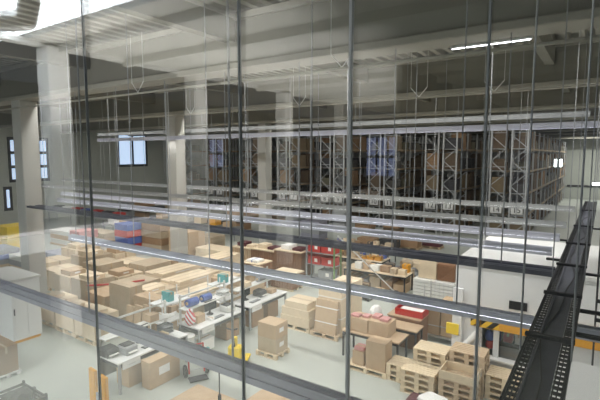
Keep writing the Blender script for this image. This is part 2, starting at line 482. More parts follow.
# black slotted tray (ladder) towards the racks and its cross tray
def slotted(name, label, L_, axis, loc, wbed=.19):
    t = thing(name, label, 'cable tray', loc)
    def bx(b, a0, c0, z0, a1, c1, z1):
        return b.box(c0, a0, z0, c1, a1, z1) if axis == 'Y' else b.box(a0, c0, z0, a1, c1, z1)
    b = MB(); bx(b, 0, -wbed/2, 0, L_, wbed/2, .015); bx(b, 0, -wbed/2-.01, 0, L_, -wbed/2+.01, .05); bx(b, 0, wbed/2-.01, 0, L_, wbed/2+.01, .05)
    b.done('tray_bed', 'tray', t)
    for s in (-1, 1):
        b = MB(); c0 = s*(wbed/2+.015); 
        for j in range(3):
            c = c0+s*(.008+j*.032); bx(b, 0, c-.005, .028, L_, c+.005, .040)
        a = 0
        while a < L_:
            bx(b, a, min(c0, c0+s*.075), .024, a+.045, max(c0, c0+s*.075), .036); a += .10
        c = c0+s*.088; bx(b, 0, c-.009, -.03, L_, c+.009, .05)
        b.done('slotted_rail', 'black' if axis == 'Y' else 'tray', t)
    return t
rail = slotted('cable_tray', 'wide black slotted cable tray running away from the viewer at the right', 20, 'Y', (RAILX, 1.6, ZT))
for a in (3.4, 5.1, 7.0, 9.2, 12, 16):
    MB().box(-.22, a-.03, .06, .22, a+.03, .10, .005).done('cross_bar', 'black', rail)
for a, s in ((4.0, 1), (4.9, 1), (6.7, -1), (7.9, -1), (7.0, 1), (10.2, -1), (12.5, 1)):
    MB().box(min(0, s*.45), a-.03, -.06, max(0, s*.45), a+.03, -.02, .005).done('side_arm', 'black', rail)
c = MB(); pts = [(.06*math.sin(a*1.3)+.03*math.sin(a*3.1), a, .03) for a in [.5*i for i in range(36)]]
c.tube(pts, .008, 6); cb = c.done('cable', 'dark', rail); 
cross = slotted('cable_tray', 'black slotted cross tray running left from the big black tray before the white cabin', 17, 'X', (RAILX-.22-17, Y_C, ZT), .20)
for x in (1, 3.2, 5.4, 7.6, 9.8, 12.0, 14.2, 16.2):
    MB().cyl((x, 0, .05), (x, 0, ZD-ZT), .012, 6).done('hanger_rod', 'rod', cross)
for a in (3.0, 6.2, 9.6, 13, 17):
    for s in (-1, 1):
        MB().cyl((s*.21, a, .04), (s*.21, a, ZD-ZT), .010, 6).done('hanger_rod', 'rod', rail)
# standing pipe pair at the right border
t = thing('hanging_frame', 'dark vertical pipe frame at the right edge beside the black tray', 'frame', (F(590, 300, 3.2)[0]+.16, F(590, 300, 3.2)[1], 3.2))
for dx in (-.06, .08): MB().cyl((dx, 0, -1.2), (dx, 0, ZD-3.2), .016, 8).done('post', 'dark', t)
for z in (.0, -.35): MB().box(-.06, -.02, z-.03, .5, .02, z+.03).done('cross_bar', 'black', t)
# drop cable with plug below the front channel
x_, y_ = F(219, 362, ZT-.1); y_ = Y_A
q = ray(219, 362); k = Y_A/q[1]; x_ = q[0]*k
t = thing('drop_cable', 'black drop cable with a plug hanging below the blue-grey tray', 'cable', (x_, Y_A, ZT))
MB().cyl((0, 0, 0), (0, 0, -.30), .006, 6).done('cord', 'black', t)
MB().cyl((0, 0, -.30), (0, 0, -.38), .016, 8).done('plug', 'black', t)
MB().cyl((0, 0, 0), (0, 0, -.05), .018, 8).done('cable_gland', 'black', t)
# slanting white cable
a = F(396, 293, .8); b_ = F(338, 236, ZT)
t = MB().cyl((0, 0, 0), (b_[0]-a[0], b_[1]-a[1], ZT-.8), .02, 6).done('cable', 'white', None, (*a, .8))
tag(t, 'white cable slanting from the black cross tray down to the cluttered tables', 'cable')

# ------------------------------------------------------------------ floor things
class P: pass
def carton(px, py, w, d, h, label, m='card_mid', z=0.0, rz=0.0, at=None, parts=True, name='cardboard_box', cat='box', group=None, sticker=False, open_top=False):
    """near corner (right end of the front face) stands where picture point px,py meets level z; w runs left, d runs away"""
    x, y = at if at else F(px, py, z)
    cx, cy = x-w/2, y+d/2
    t = thing(name, label, cat, (cx, cy, z+.002), rz, group)
    b = MB()
    if open_top:
        b.box(-w/2, -d/2, 0, w/2, d/2, .02)
        for q in (-1, 1):
            b.box(q*w/2-.008, -d/2, 0, q*w/2+.008, d/2, h); b.box(-w/2, q*d/2-.008, 0, w/2, q*d/2+.008, h)
            b.box(q*(w/2+.07)-.07, -d/2, h-.09, q*(w/2+.07)+.07, d/2, h-.075, rot=Matrix.Rotation(q*.5, 3, 'Y'))
    else:
        b.box(-w/2, -d/2, 0, w/2, d/2, h-.008, .006)
        for q in (-1, 1):
            if w >= d: b.box(-w/2+.002, min(q*.004, q*(d/2-.002)), h-.012, w/2-.002, max(q*.004, q*(d/2-.002)), h)
            else: b.box(min(q*.004, q*(w/2-.002)), -d/2+.002, h-.012, max(q*.004, q*(w/2-.002)), d/2-.002, h)
    b.done('carton_body', m, t)
    if parts and not open_top:
        tw = .03
        if w >= d: MB().box(-w/2-.002, -tw, h-.001, w/2+.002, tw, h+.002).box(w/2-.001, -tw, h*.75, w/2+.002, tw, h+.002).done('tape', 'tape', t)
        else: MB().box(-tw, -d/2-.002, h-.001, tw, d/2+.002, h+.002).box(-tw, -d/2-.002, h*.75, tw, -d/2+.001, h+.002).done('tape', 'tape', t)
    if sticker:
        MB().box(w/2-.001, -d*.2, h*.4, w/2+.003, d*.15, h*.7).done('shipping_label', 'paper', t)
    p = P(); p.o = t; p.x, p.y, p.z, p.w, p.d, p.h = x, y, z, w, d, h
    return p
def top(p): return p.z+p.h+.004

def pallet_root(label, loc, rz=0, m='wood', group=None, w=1.2, d=.8):
    t = thing('wooden_pallet', label, 'pallet', loc, rz, group)
    b = MB()
    for k in range(6):
        yy = -d/2+d*(k+.5)/6; b.box(-w/2, yy-.040, .122, w/2, yy+.040, .144)
    for xx in (-w/2+.06, 0, w/2-.06): b.box(xx-.055, -d/2, .10, xx+.055, d/2, .122)
    b.done('top_deck', m, t)
    b = MB()
    for yy in (-d/2+.05, 0, d/2-.05): b.box(-w/2, yy-.05, 0, w/2, yy+.05, .022)
    b.done('bottom_deck', m, t)
    for xx in (-w/2+.06, 0, w/2-.06):
        b = MB()
        for yy in (-d/2+.05, 0, d/2-.05): b.box(xx-.055, yy-.05, .022, xx+.055, yy+.05, .10)
        b.done('block_row', m, t)
    return t
ORD = ['bottom', 'second from the bottom', 'third from the bottom', 'fourth from the bottom', 'fifth from the bottom', 'sixth from the bottom', 'seventh from the bottom']
ppro = {}
def pallet(px, py, label, m='wood', w=1.2, d=.8, z=0.0, rz=0.0, group=None, at=None):
    x, y = at if at else F(px, py, z)
    key = (m, w, d); loc = (x-w/2, y+d/2, z+.001)
    if key in ppro: t = dup(ppro[key], loc, rz, label)
    else: t = ppro[key] = pallet_root(label, loc, rz, m, None, w, d)
    if group: t['group'] = group
    elif 'group' in t: del t['group']
    p = P(); p.o = t; p.x, p.y, p.z, p.w, p.d, p.h = x, y, z, w, d, .144
    return p
def pallet_stack(px, py, n, desc, m='wood', group=None, w=1.2, d=.8, at=None):
    x, y = at if at else F(px, py)
    for k in range(n):
        o = ORD[k] if k < n-1 else 'topmost'
        r = random.Random(k*7+n)
        p = pallet(0, 0, f'{"weathered" if m != "wood" else "pale"} wooden pallet, {o} of {desc}', m, w, d, z=k*.147, at=(x+r.uniform(-.015, .015), y+r.uniform(-.015, .015)), group=group or ('pallets in '+desc))
    return p
def on(p, dx=0.0, dy=0.0):   # near corner on top of a thing, pulled in from its own near corner
    return (p.x-dx, p.y+dy)

# --- pallet stacks, lower right
P1 = F(413, 381)
pallet_stack(0, 0, 3, 'the low stack beside the brown cartons', w=.66, d=.6, at=(P1[0]+.04, P1[1]-.30))
P2 = F(446, 387); P2 = (P2[0], P2[1]-.14)
pallet_stack(0, 0, 6, 'the tall stack left of the yellow sign', at=P2, w=.82, d=.62)
pallet_stack(0, 0, 4, 'the front stack before the tall stack', at=(P2[0]-.06, P2[1]-.70), w=.82, d=.62)
P3 = (P2[0]+.90, P2[1]+.05)
p = pallet_stack(0, 0, 7, 'the dark stack right of the tall stack', m='wood_old', at=P3, w=.82, d=.62)
q = pallet_stack(0, 0, 4, 'the collar-topped stack before the dark stack', m='wood_old', at=(P3[0]-.04, P3[1]-.70), w=.82, d=.62)
t = thing('pallet_collar', 'open wooden pallet collar on the front stack of dark pallets', 'pallet collar', (q.x-.41, q.y+.31, q.z+.148))
b = MB()
for s in (-1, 1): b.box(-.41, s*.30-.01, 0, .41, s*.30+.01, .19)
for s in (-1, 1): b.box(s*.40-.01, -.29, 0, s*.40+.01, .29, .19)
b.done('board_frame', 'wood', t)
b = MB()
for sx in (-1, 1):
    for sy in (-1, 1): b.box(sx*.414-.004, sy*.24-.04, .02, sx*.414+.004, sy*.24+.04, .12)
b.done('hinge', 'steel', t)
P4 = F(517, 401)
pallet_stack(0, 0, 4, 'the stack under the cabin window', at=(P4[0]+.18, P4[1]-.28), w=.85, d=.62)
# --- brown cartons on pallet beside pallets
pl = pallet(386, 380, 'wooden pallet carrying the brown cartons before the dark tables', w=1.2, d=.55)
c1 = carton(0, 0, .56, .44, .76, 'large brown carton on the pallet before the dark tables', 'card_mid', z=.148, at=(pl.x-.05, pl.y+.05))
c2 = carton(0, 0, .34, .36, .38, 'small brown carton on the left end of the pallet before the dark tables', 'card_mid', z=.148, at=(pl.x-.68, pl.y+.08))
carton(0, 0, .28, .28, .09, 'flat carton with red print lying on the small brown carton', 'pink', z=top(c2), at=(pl.x-.71, pl.y+.12))
# --- two dark tables with cartons
def table(px, py, w, d, h, label, topm='card_mid', legm='dark', name='work_table', at=None, cat='table', thick=.04):
    x, y = at if at else F(px, py)
    t = thing(name, label, cat, (x-w/2, y+d/2, 0))
    MB().box(-w/2, -d/2, h-thick, w/2, d/2, h, .005).done('tabletop', topm, t)
    for sx in (-1, 1):
        for sy in (-1, 1):
            xx, yy = sx*(w/2-.05), sy*(d/2-.05); MB().box(xx-.025, yy-.025, 0, xx+.025, yy+.025, h-thick).done('leg', legm, t)
    b = MB()
    for sy in (-1, 1): b.box(-w/2+.05, sy*(d/2-.05)-.012, h-thick-.08, w/2-.05, sy*(d/2-.05)+.012, h-thick-.002)
    for sx in (-1, 1): b.box(sx*(w/2-.05)-.012, -d/2+.05, h-thick-.08, sx*(w/2-.05)+.012, d/2-.05, h-thick-.002)
    b.done('apron', legm, t)
    p = P(); p.o = t; p.x, p.y, p.z, p.w, p.d, p.h = x, y, 0, w, d, h
    return p
t1 = table(0, 0, 1.75, .75, .78, 'dark-legged table under two brown cartons', 'card_mid', at=(-4.30, pl.y+.62))
c3 = carton(0, 0, .60, .55, .40, 'brown carton at the right end of the dark-legged table', 'card_mid', z=.784, at=(t1.x-.35, t1.y+.12))
c4 = carton(0, 0, .58, .55, .38, 'brown carton at the left end of the dark-legged table', 'card_mid', z=.784, at=(t1.x-.98, t1.y+.12))
for k, (dx, dy, s) in enumerate(((.08, .1, .24), (.38, .2, .22))):
    carton(0, 0, s, .3, .07, ('flat pink-printed packet on the right carton of the dark table', 'second flat pink packet, left of the first on the right carton')[k], 'pink', z=top(c3), at=(c3.x-dx, c3.y+dy), parts=False, name='packet', cat='packet')
for k, (dx, dy, s) in enumerate(((.05, .15, .2), (.3, .05, .26))):
    carton(0, 0, s, .24, .06, ('pink-printed packet on the left carton of the dark table', 'wide pink-printed packet at the left edge of the left carton')[k], 'pink', z=top(c4), at=(c4.x-dx, c4.y+dy), parts=False, name='packet', cat='packet')
t2 = table(0, 0, 1.2, .6, .85, 'dark-legged table with a clear brown top right of the carton table', 'card_mid', at=(-4.10, t1.y+.85))
# cabinet behind with red tray and white bags
t = thing('wood_cabinet', 'brown wooden cabinet under the red tray', 'cabinet', (-4.25, t2.y+.68, 0))
MB().box(-1.0, 0, 0, 0, .75, .92, .01).done('cabinet_body', 'wood_brown', t); MB().box(-1.03, -.03, .92, .03, .78, .95).done('cabinet_top', 'card_mid', t)
MB().box(-.49, -.015, .06, -.03, 0, .88).done('door', 'wood_brown', t); MB().box(-.97, -.015, .06, -.51, 0, .88).done('door', 'wood_brown', t)
cx, cy = t.location[0], t.location[1]
t = thing('red_tray', 'red plastic tray with white papers on the wooden cabinet', 'tray', (cx-.4, cy+.4, .952))
b = MB().box(-.42, -.28, 0, .42, .28, .02)
for s in (-1, 1): b.box(-.42, s*.28-.012, 0, .42, s*.28+.012, .2); b.box(s*.42-.012, -.28, 0, s*.42+.012, .28, .2)
b.done('tray_body', 'red', t); MB().box(-.36, -.22, .1, .36, .22, .13, .01).done('papers', 'paper', t)
x, y = cx-1.15, cy+.1
t = thing('pallet_of_bags', 'wooden pallet under the white bags left of the red tray', 'pallet', (x, y, 0))
MB().box(-1.2, 0, .1, 0, .8, .14).done('top_deck', 'wood', t)
for s in (0, .35, .7): MB().box(-1.2, s, 0, 0, s+.1, .1).done('bearer', 'wood', t)
for k, (dx, dy, dz) in enumerate(((-.3, .35, .35), (-.66, .35, .35), (-.5, .4, .70), (-1.0, .4, .35))):
    o = MB().lump((0, 0, 0), (.19, .32, .26), k, .06).done('white_bag', 'paper', None, (x+dx, y+dy, dz))
    tag(o, ('white stuffed bag at the right of the bag pile by the red tray', 'white stuffed bag in the middle of the bag pile by the red tray', 'white stuffed bag on top of the bag pile by the red tray', 'white stuffed bag at the left of the bag pile by the red tray')[k], 'bag')
# wrapped upright panels and pallets in the middle
pl = pallet(337, 342, 'wooden pallet carrying the tall tan wrapped boards', w=1.0, d=.8, m='wood_old')
def slab(label, at, w, d, h, m, rx=0.0, z=.147, rz=0, name='wrapped_board', cat='board', strap=True):
    t = thing(name, label, cat, (at[0]-w/2, at[1]+d/2, z), 0); t.rotation_euler = (rx, 0, rz)
    MB().box(-w/2, -d/2, 0, w/2, d/2, h, .01).done('board_pack', m, t)
    if strap:
        MB().box(-w/2-.004, -d/2-.004, h*.3, w/2+.004, d/2+.004, h*.3+.03).done('strap', 'paper', t)
        MB().box(-w/2-.004, -d/2-.004, h*.75, w/2+.004, d/2+.004, h*.75+.03).done('strap', 'paper', t)
    return t
slab('tan wrapped board pack leaning against the taller pack', (pl.x-.1, pl.y+.06), .8, .10, 1.05, 'card_mid', -.16)
slab('tall tan wrapped board pack standing upright on the pallet', (pl.x-.05, pl.y+.35), .85, .38, 1.45, 'card_pale')
pl = pallet(347, 330, 'pallet carrying the tall pale carton behind the board packs', w=.8, d=1.2)
carton(0, 0, .75, 1.1, 1.35, 'tall pale wrapped carton behind the upright board packs', 'card_pale', z=.148, at=on(pl, .02, .05))
pl = pallet(309, 334, 'pallet carrying the pale board stack beside the board packs', w=1.2, d=1.0)
cA = carton(0, 0, 1.15, .95, .30, 'pale flat carton, lowest of the stack left of the board packs', 'card_pale', z=.148, at=on(pl, .02, .02))
cB = carton(0, 0, 1.1, .9, .26, 'pale flat carton, middle of the stack left of the board packs', 'card_pale', z=top(cA), at=on(pl, .04, .04))
carton(0, 0, .9, .8, .22, 'pale flat carton on top of the stack left of the board packs', 'card_pale', z=top(cB), at=on(pl, .12, .06))
# film wrapped pallet with three cartons
pl = pallet(276, 361, 'pallet under the wrapped carton block by the yellow pallet truck', w=.75, d=.68)
blk = []
for k in range(2):
    blk.append(carton(0, 0, .66, .58, .42, ('lower carton of the wrapped block by the yellow pallet truck', 'upper carton of the wrapped block by the yellow pallet truck')[k], 'card_grey' if k == 0 else 'card_mid', z=.148+.425*k, at=on(pl, .04, .05), sticker=True))
# yellow pallet truck
x, y = F(236, 366)
t = thing('pallet_truck', 'yellow hand pallet truck beside the last packing bench', 'pallet truck', (x, y, 0), math.radians(25))
MB().box(-.2, -.15, .12, .2, .1, .62, .06).cyl((0, -.05, .62), (0, -.05, .85), .07).done('pump_body', 'yellow', t)
for s in (-1, 1): MB().box(s*.2-.08, .1, .08, s*.2+.08, .55, .14, .01).done('fork', 'yellow', t)
for s in (-1, 1): MB().cyl((s*.08-.03, -.05, .09), (s*.08+.03, -.05, .09), .09, 14).done('wheel', 'black', t)
MB().tube([(0, -.1, .6), (0, -.3, 1.15)], .022).tube([(-.16, -.32, 1.2), (0, -.3, 1.15), (.16, -.32, 1.2)], .02).done('handle', 'dark', t)
# --- packing benches
BX = -9.4
def bench(y0, L_, label, shelf=1.0, x=None):
    x = BX if x is None else x; w = .90
    t = thing('packing_bench', label, 'workbench', (x-w/2, y0+L_/2, 0))
    MB().box(-w/2, -L_/2, .77, w/2, L_/2, .81, .004).done('tabletop', 'bench_top', t)
    for sx in (-1, 1):
        for sy in (-1, 1):
            a, b2 = sx*(w/2-.05), sy*(L_/2-.05); MB().box(a-.03, b2-.03, 0, a+.03, b2+.03, .77).done('leg', 'greyp', t)
    MB().box(-w/2+.05, -L_/2+.05, .66, w/2-.04, L_/2-.05, .768).done('apron', 'dark', t)
    dr = MB().box(w/2-.038, -L_/2+.12, .60, w/2-.005, -L_/2+.62, .765, .004).done('drawer', 'white', t)
    MB().cyl((w/2+.012, -L_/2+.27, .69), (w/2+.012, -L_/2+.47, .69), .008, 6).done('handle', 'steel', dr)
    MB().box(-w/2, -L_/2+.02, .18, -w/2+.02, L_/2-.02, .66).done('back_panel', 'greyp', t)
    for sy in (-1, 1): MB().box(-w/2, sy*(L_/2-.08)-.025, .81, -w/2+.05, sy*(L_/2-.08)+.025, 1.65).done('rear_post', 'offwhite', t)
    MB().box(-w/2, -L_/2+.03, 1.22, -w/2+.34, L_/2-.03, 1.25).done('upper_shelf', 'offwhite', t)
    MB().box(-w/2+.005, -L_/2+.03, 1.55, -w/2+.035, L_/2-.03, 1.60).done('top_rail', 'offwhite', t)
    return (x-w/2, y0+L_/2, L_)
b1 = bench(6.15, 2.2, 'white-topped packing bench nearest the viewer, behind the orange barrier')
b2 = bench(8.75, 2.05, 'white-topped packing bench in the middle of the bench row')
b3 = bench(11.0, 2.1, 'white-topped packing bench at the far end of the row, by the pallet truck')
def item(bb, u, v, z=.813):   # u along the bench 0..1, v 0 rear .. 1 front
    return (bb[0]-.42+.85*v, bb[1]-bb[2]/2+bb[2]*u, z)
def printer(loc, label, rz=0, m='greyp'):
    t = thing('label_printer', label, 'printer', loc, rz)
    MB().box(-.2, -.18, 0, .2, .18, .2, .03).done('printer_body', m, t)
    MB().box(.19, -.12, .06, .27, .12, .08).done('paper_tray', 'paper', t)
    MB().box(-.15, -.15, .2, .12, .15, .225, .01).done('lid', 'dark', t)
    return t
def monitor(loc, label, rz=0):
    t = thing('computer_monitor', label, 'monitor', loc, rz)
    MB().box(-.015, -.25, .14, .015, .25, .45, .006).done('screen', 'screen', t)
    MB().box(-.05, -.03, .02, -.02, .03, .3).done('stand', 'dark', t)
    MB().cyl((-.03, 0, 0), (-.03, 0, .02), .11, 14).done('base', 'dark', t)
    return t
def keyboard(loc, label, rz=0):
    t = thing('keyboard', label, 'keyboard', loc, rz)
    MB().box(-.08, -.22, 0, .08, .22, .02, .004).done('key_case', 'dark', t)
    b = MB()
    for a in range(4):
        for c in range(12): b.box(-.066+a*.035, -.2+c*.033, .02, -.038+a*.035, -.174+c*.033, .027)
    b.done('keys', 'greyp', t); return t
def roll(loc, label, m, r=.12, L_=.5, rz=0):
    t = thing('film_roll', label, 'roll', (loc[0], loc[1], loc[2]+r), rz)
    MB().cyl((0, -L_/2, 0), (0, L_/2, 0), r, 18).done('film', m, t)
    MB().cyl((0, -L_/2-.03, 0), (0, L_/2+.03, 0), r*.4, 12).done('core_tube', 'card_mid', t)
    return t
def parcel(loc, w, d, h, label, m): return carton(0, 0, w, d, h, label, m, z=loc[2], at=(loc[0]+w/2, loc[1]-d/2), name='parcel', cat='parcel')
def stack_tray(loc, label, m, n=3):
    t = thing('letter_tray', label, 'tray', loc)
    for k in range(n):
        z = k*.09; MB().box(-.14, -.18, z, .14, .18, z+.012).box(-.14, -.18, z, -.125, .18, z+.06).box(-.14, -.18, z, .14, -.165, z+.06).box(-.14, .165, z, .14, .18, z+.06).done('tray_level', m, t)
    return t
# bench 1
printer(item(b1, .24, .55), 'grey label printer on the nearest packing bench', 0)
keyboard(item(b1, .50, .70), 'dark keyboard beside the printer on the nearest packing bench', .1)
monitor(item(b1, .50, .28), 'black monitor on the nearest packing bench', .1)
stack_tray(item(b1, .86, .3), 'grey letter trays at the far end of the nearest packing bench', 'greyp')
parcel(item(b1, .72, .62), .28, .22, .16, 'small pale parcel at the far end of the nearest bench', 'card_pale')
printer(item(b1, .07, .28), 'dark scanner on the near rear corner of the nearest bench', 0, 'dark')
roll(item(b1, .3, .17, 1.253), 'white wrapping roll on the shelf of the nearest bench', 'paper', .09, .4)
parcel(item(b1, .7, .17, 1.253), .26, .3, .2, 'brown parcel on the shelf of the nearest bench', 'card_mid')
# bench 2
parcel(item(b2, .20, .45), .3, .32, .24, 'brown parcel on the near end of the middle packing bench', 'card_mid')
monitor(item(b2, .52, .3), 'black monitor on the middle packing bench', 0)
printer(item(b2, .78, .55), 'pale printer at the far end of the middle packing bench', 0, 'offwhite')
keyboard(item(b2, .5, .72), 'dark keyboard on the middle packing bench')
roll(item(b2, .20, .17, 1.253), 'blue film roll on the shelf of the middle bench', 'blue', .12, .38)
roll(item(b2, .48, .17, 1.253), 'dark blue striped film roll behind the blue one on the middle bench shelf', 'blue', .11, .36, 0)
t = thing('mailing_sack', 'small red and white striped sack at the near end of the middle bench', 'sack', item(b2, .04, .48))
MB().lump((0, 0, .2), (.16, .15, .26), 5, .08).done('sack_body', 'stripes', t); MB().lump((0, 0, .44), (.1, .09, .05), 6, .1).done('sack_mouth', 'stripes', t)
stack_tray(item(b2, .86, .14, 1.253), 'white letter trays on the shelf of the middle bench', 'white', 2)
parcel(item(b2, .35, .7), .2, .16, .08, 'flat white parcel at the front of the middle bench', 'paper')
# bench 3
monitor(item(b3, .25, .3), 'black monitor on the far packing bench', .2)
printer(item(b3, .55, .4), 'dark printer on the far packing bench', 0, 'dark')
parcel(item(b3, .80, .5), .32, .3, .14, 'brown parcel on the far packing bench', 'card_mid')
keyboard(item(b3, .28, .7), 'dark keyboard on the far packing bench')
parcel(item(b3, .3, .17, 1.253), .28, .3, .16, 'pale parcel on the shelf of the far bench', 'card_pale')
roll(item(b3, .72, .17, 1.253), 'grey film roll on the shelf of the far bench', 'greyp', .1, .5)
for k, (y, L_) in enumerate(((8.9, 1.1), (11.4, 1.3))):
    x = BX-1.42
    t = thing('white_trolley', ('white wire trolley with goods behind the gap of the benches', 'white wire trolley with goods behind the far bench')[k], 'trolley', (x, y, 0))
    for z in (.25, .8, 1.35): MB().box(-.3, -L_/2, z, .3, L_/2, z+.03).done('shelf', 'white', t)
    for sx in (-1, 1):
        for sy in (-1, 1): MB().cyl((sx*.28, sy*(L_/2-.03), .1), (sx*.28, sy*(L_/2-.03), 1.7), .018, 6).done('post', 'white', t)
    for sx in (-1, 1):
        for sy in (-1, 1): MB().cyl((sx*.28-.02, sy*(L_/2-.03), .06), (sx*.28+.02, sy*(L_/2-.03), .06), .06, 12).done('caster', 'black', t)
    for j in range(4):
        parcel((x, y-L_/2+.2+j*.28, (.833, 1.383, .283)[j % 3]), .34, .2, (.2, .28, .16, .24)[j],
               f'{("white","teal","grey","brown")[j]} packet on the white trolley {("in the bench gap","behind the far bench")[k]}', ('paper', 'teal', 'card_grey', 'card_mid')[j])
# under / beside the benches
carton(126, 376, .5, .55, .55, 'brown carton under the near end of the nearest bench', 'card_mid', at=(BX-.14, 6.5))
c = carton(0, 0, .32, .95, .70, 'tall brown cardboard box standing against the nearest bench', 'card_mid', at=(BX+.40, 6.72), sticker=True)
carton(0, 0, .4, .5, .35, 'white carton below the middle bench', 'paper', at=(BX-.1, 8.95))
carton(0, 0, .5, .6, .55, 'brown carton below the far end of the middle bench', 'card_dark', at=(BX-.12, 10.0))
for k, y in enumerate((11.25, 12.1)):
    carton(0, 0, .5, .6, .58, ('dark brown carton under the near half of the far bench', 'dark brown carton under the far half of the far bench')[k], 'card_dark', at=(BX-.12, y))
# waste bin with bag near bench 1
t = thing('waste_bin', 'white lined waste bin between the nearest bench and the tall brown box', 'bin', (BX-.3, 8.55, 0))
MB().cyl((0, 0, 0), (0, 0, .6), .18, 16, .22).done('bin_body', 'white', t); MB().torus((0, 0, .6), .22, .02, 'Y', 4, 4).done('rim', 'offwhite', t) if False else MB().cyl((0, 0, .60), (0, 0, .63), .235, 16).done('rim', 'offwhite', t)
# red hand truck
x, y = F(197, 377)
t = thing('hand_truck', 'red hand truck with dark wheels parked before the middle bench', 'hand truck', (x, y, 0), math.radians(60))
MB().tube([(-.2, 0, .12), (-.2, .1, .85), (.2, .1, .85), (.2, 0, .12)], .022).tube([(-.2, .03, .45), (.2, .03, .45)], .016).tube([(-.2, .06, .65), (.2, .06, .65)], .016).done('frame', 'red', t)
MB().box(-.24, -.28, .02, .24, .0, .04).done('toe_plate', 'dark', t)
for s in (-1, 1): MB().torus((s*.28, .10, .17), .125, .045, 'X').cyl((s*.28-.02, .1, .17), (s*.28+.02, .1, .17), .1, 12).done('wheel', 'black', t)
MB().cyl((-.28, .1, .17), (.28, .1, .17), .015, 8).done('axle', 'steel', t)
x2, y2 = F(208, 366)
t = thing('hose_reel', 'dark teal hose reel on the floor beside the red hand truck', 'reel', (x2, y2, .27), math.radians(50))
MB().torus((0, 0, 0), .2, .07, 'X', 20, 8).done('hose', 'teal', t); MB().cyl((-.08, 0, 0), (.08, 0, 0), .13, 14).done('hub', 'dark', t)
b = MB()
for s in (-1, 1): b.tube([(s*.12, -.2, -.26), (s*.12, 0, 0), (s*.12, .2, -.26)], .015)
b.done('stand', 'red', t)
# orange barrier at lower left
x, y = F(100, 415)
t = thing('safety_barrier', 'orange steel barrier with two upright plates at the lower left', 'barrier', (x, y, 0), math.radians(-6))
for s in (-1, 1): MB().box(s*.25-.14, -.04, 0, s*.25+.14, .04, 1.0, .015).done('upright_plate', 'orange', t)
MB().box(-.105, -.02, .12, .105, .02, .5).done('middle_panel', 'greyp', t); MB().box(-.4, -.12, 0, .4, .12, .02).done('base_plate', 'dark', t)
MB().cyl((0, .02, .02), (0, .02, 1.15), .02, 8).done('pole', 'dark', t)
# big flat cartons in the foreground
def big(xn, yn, w, d, h, label, m='card_mid'):
    return carton(0, 0, w, d, h, label, m, at=(xn, yn), name='flat_carton', cat='box')
A1 = F(198, 384, .8); A2 = F(281, 376, .8)
big(A1[0]+1.22, A1[1]-1.25, 1.22, 1.25, .80, 'broad brown carton at the bottom edge, below the drop cable', 'card_mid')
big(A2[0]+1.2, A2[1]-2.0, 1.2, 2.0, .80, 'broad brown carton at the bottom edge, right of the first broad carton', 'card_mid')
big(A2[0]+2.45, A2[1]-2.3, 1.15, 1.5, .70, 'pale broad carton behind the orange cone at the bottom edge', 'card_pale')
big(A1[0]+1.22, A1[1]-2.6, 1.22, 1.25, .80, 'broad brown carton cut by the bottom edge below the others', 'card_mid')
x, y = F(297, 405, .82)
t = thing('warning_cone', 'orange and white warning cone on the broad carton at the bottom edge', 'cone', (x, y, .805))
MB().cyl((0, 0, .02), (0, 0, .36), .10, 14, .025).done('cone_body', 'orange', t); MB().box(-.14, -.14, 0, .14, .14, .025, .01).done('cone_base', 'orange', t)
MB().cyl((0, 0, .12), (0, 0, .20), .085, 14, .063).done('white_band', 'white', t)
t = thing('maroon_bag', 'dark red bag with white sacks at the bottom edge before the pallets', 'bag', (*F(428, 424), 0))
MB().box(-.5, -.3, 0, .5, .3, .5, .08).done('bag_body', 'maroon', t)
MB().lump((.1, 0, .55), (.32, .24, .14), 3, .15).done('white_sack', 'paper', t)
x, y = F(16, 432)
t = thing('plastic_crate', 'black ribbed plastic crate in the bottom left corner', 'crate', (x-.1, y+.1, 0))
b = MB().box(-.7, -.45, 0, .3, .45, .03)
for k in range(7):
    z = .05+k*.085
    for s in (-1, 1): b.box(-.7, s*.45-.012, z, .3, s*.45+.012, z+.055)
    for xx in (-.7, .3): b.box(xx-.012, -.45, z, xx+.012, .45, z+.055)
for xx in (-.7, -.2, .3):
    for s in (-1, 1): b.box(xx-.03, s*.45-.02, 0, xx+.03, s*.45+.02, .66)
b.done('crate_body', 'dark', t); MB().lump((-.1, .05, .6), (.36, .3, .2), 9, .15).done('crate_filling', 'black', t)

# --- white machine cabinet at left
x, y = F(42, 335); x0, y0 = F(15, 345)
LY = (y-y0); 
t = thing('white_cabinet', 'big white machine cabinet at the left border beside the column', 'cabinet', ((x+x0)/2, y0, 0))
CW = 1.9; CH = 1.95
MB().box(-CW, 0, .08, 0, LY, CH, .015).done('cabinet_body', 'white', t)
MB().box(-CW-.03, -.03, CH, .03, LY+.03, CH+.06).done('cover', 'offwhite', t)
MB().box(-CW+.05, .05, 0, -.02, LY-.05, .08).done('plinth', 'orange', t)
MB().box(0, .08, .2, .015, LY/2-.02, CH-.1).done('door', 'white', t); d2 = MB().box(0, LY/2+.02, .2, .015, LY-.08, CH-.1).done('door', 'white', t)
MB().box(.015, .04, .9, .04, .07, 1.1).done('handle', 'dark', t)
c = carton(-4, 378, 1.1, .55, .72, 'brown carton on a white pallet at the left border', 'card_dark', z=.10)
t = thing('white_pallet', 'low white pallet under the brown carton at the left border', 'pallet', (c.x-.55, c.y+.275, 0))
MB().box(-.6, -.32, .07, .6, .32, .098).done('deck', 'white', t)
for s in (-.25, 0, .25): MB().box(-.6, s-.05, 0, .6, s+.05, .07).done('bearer', 'white', t)

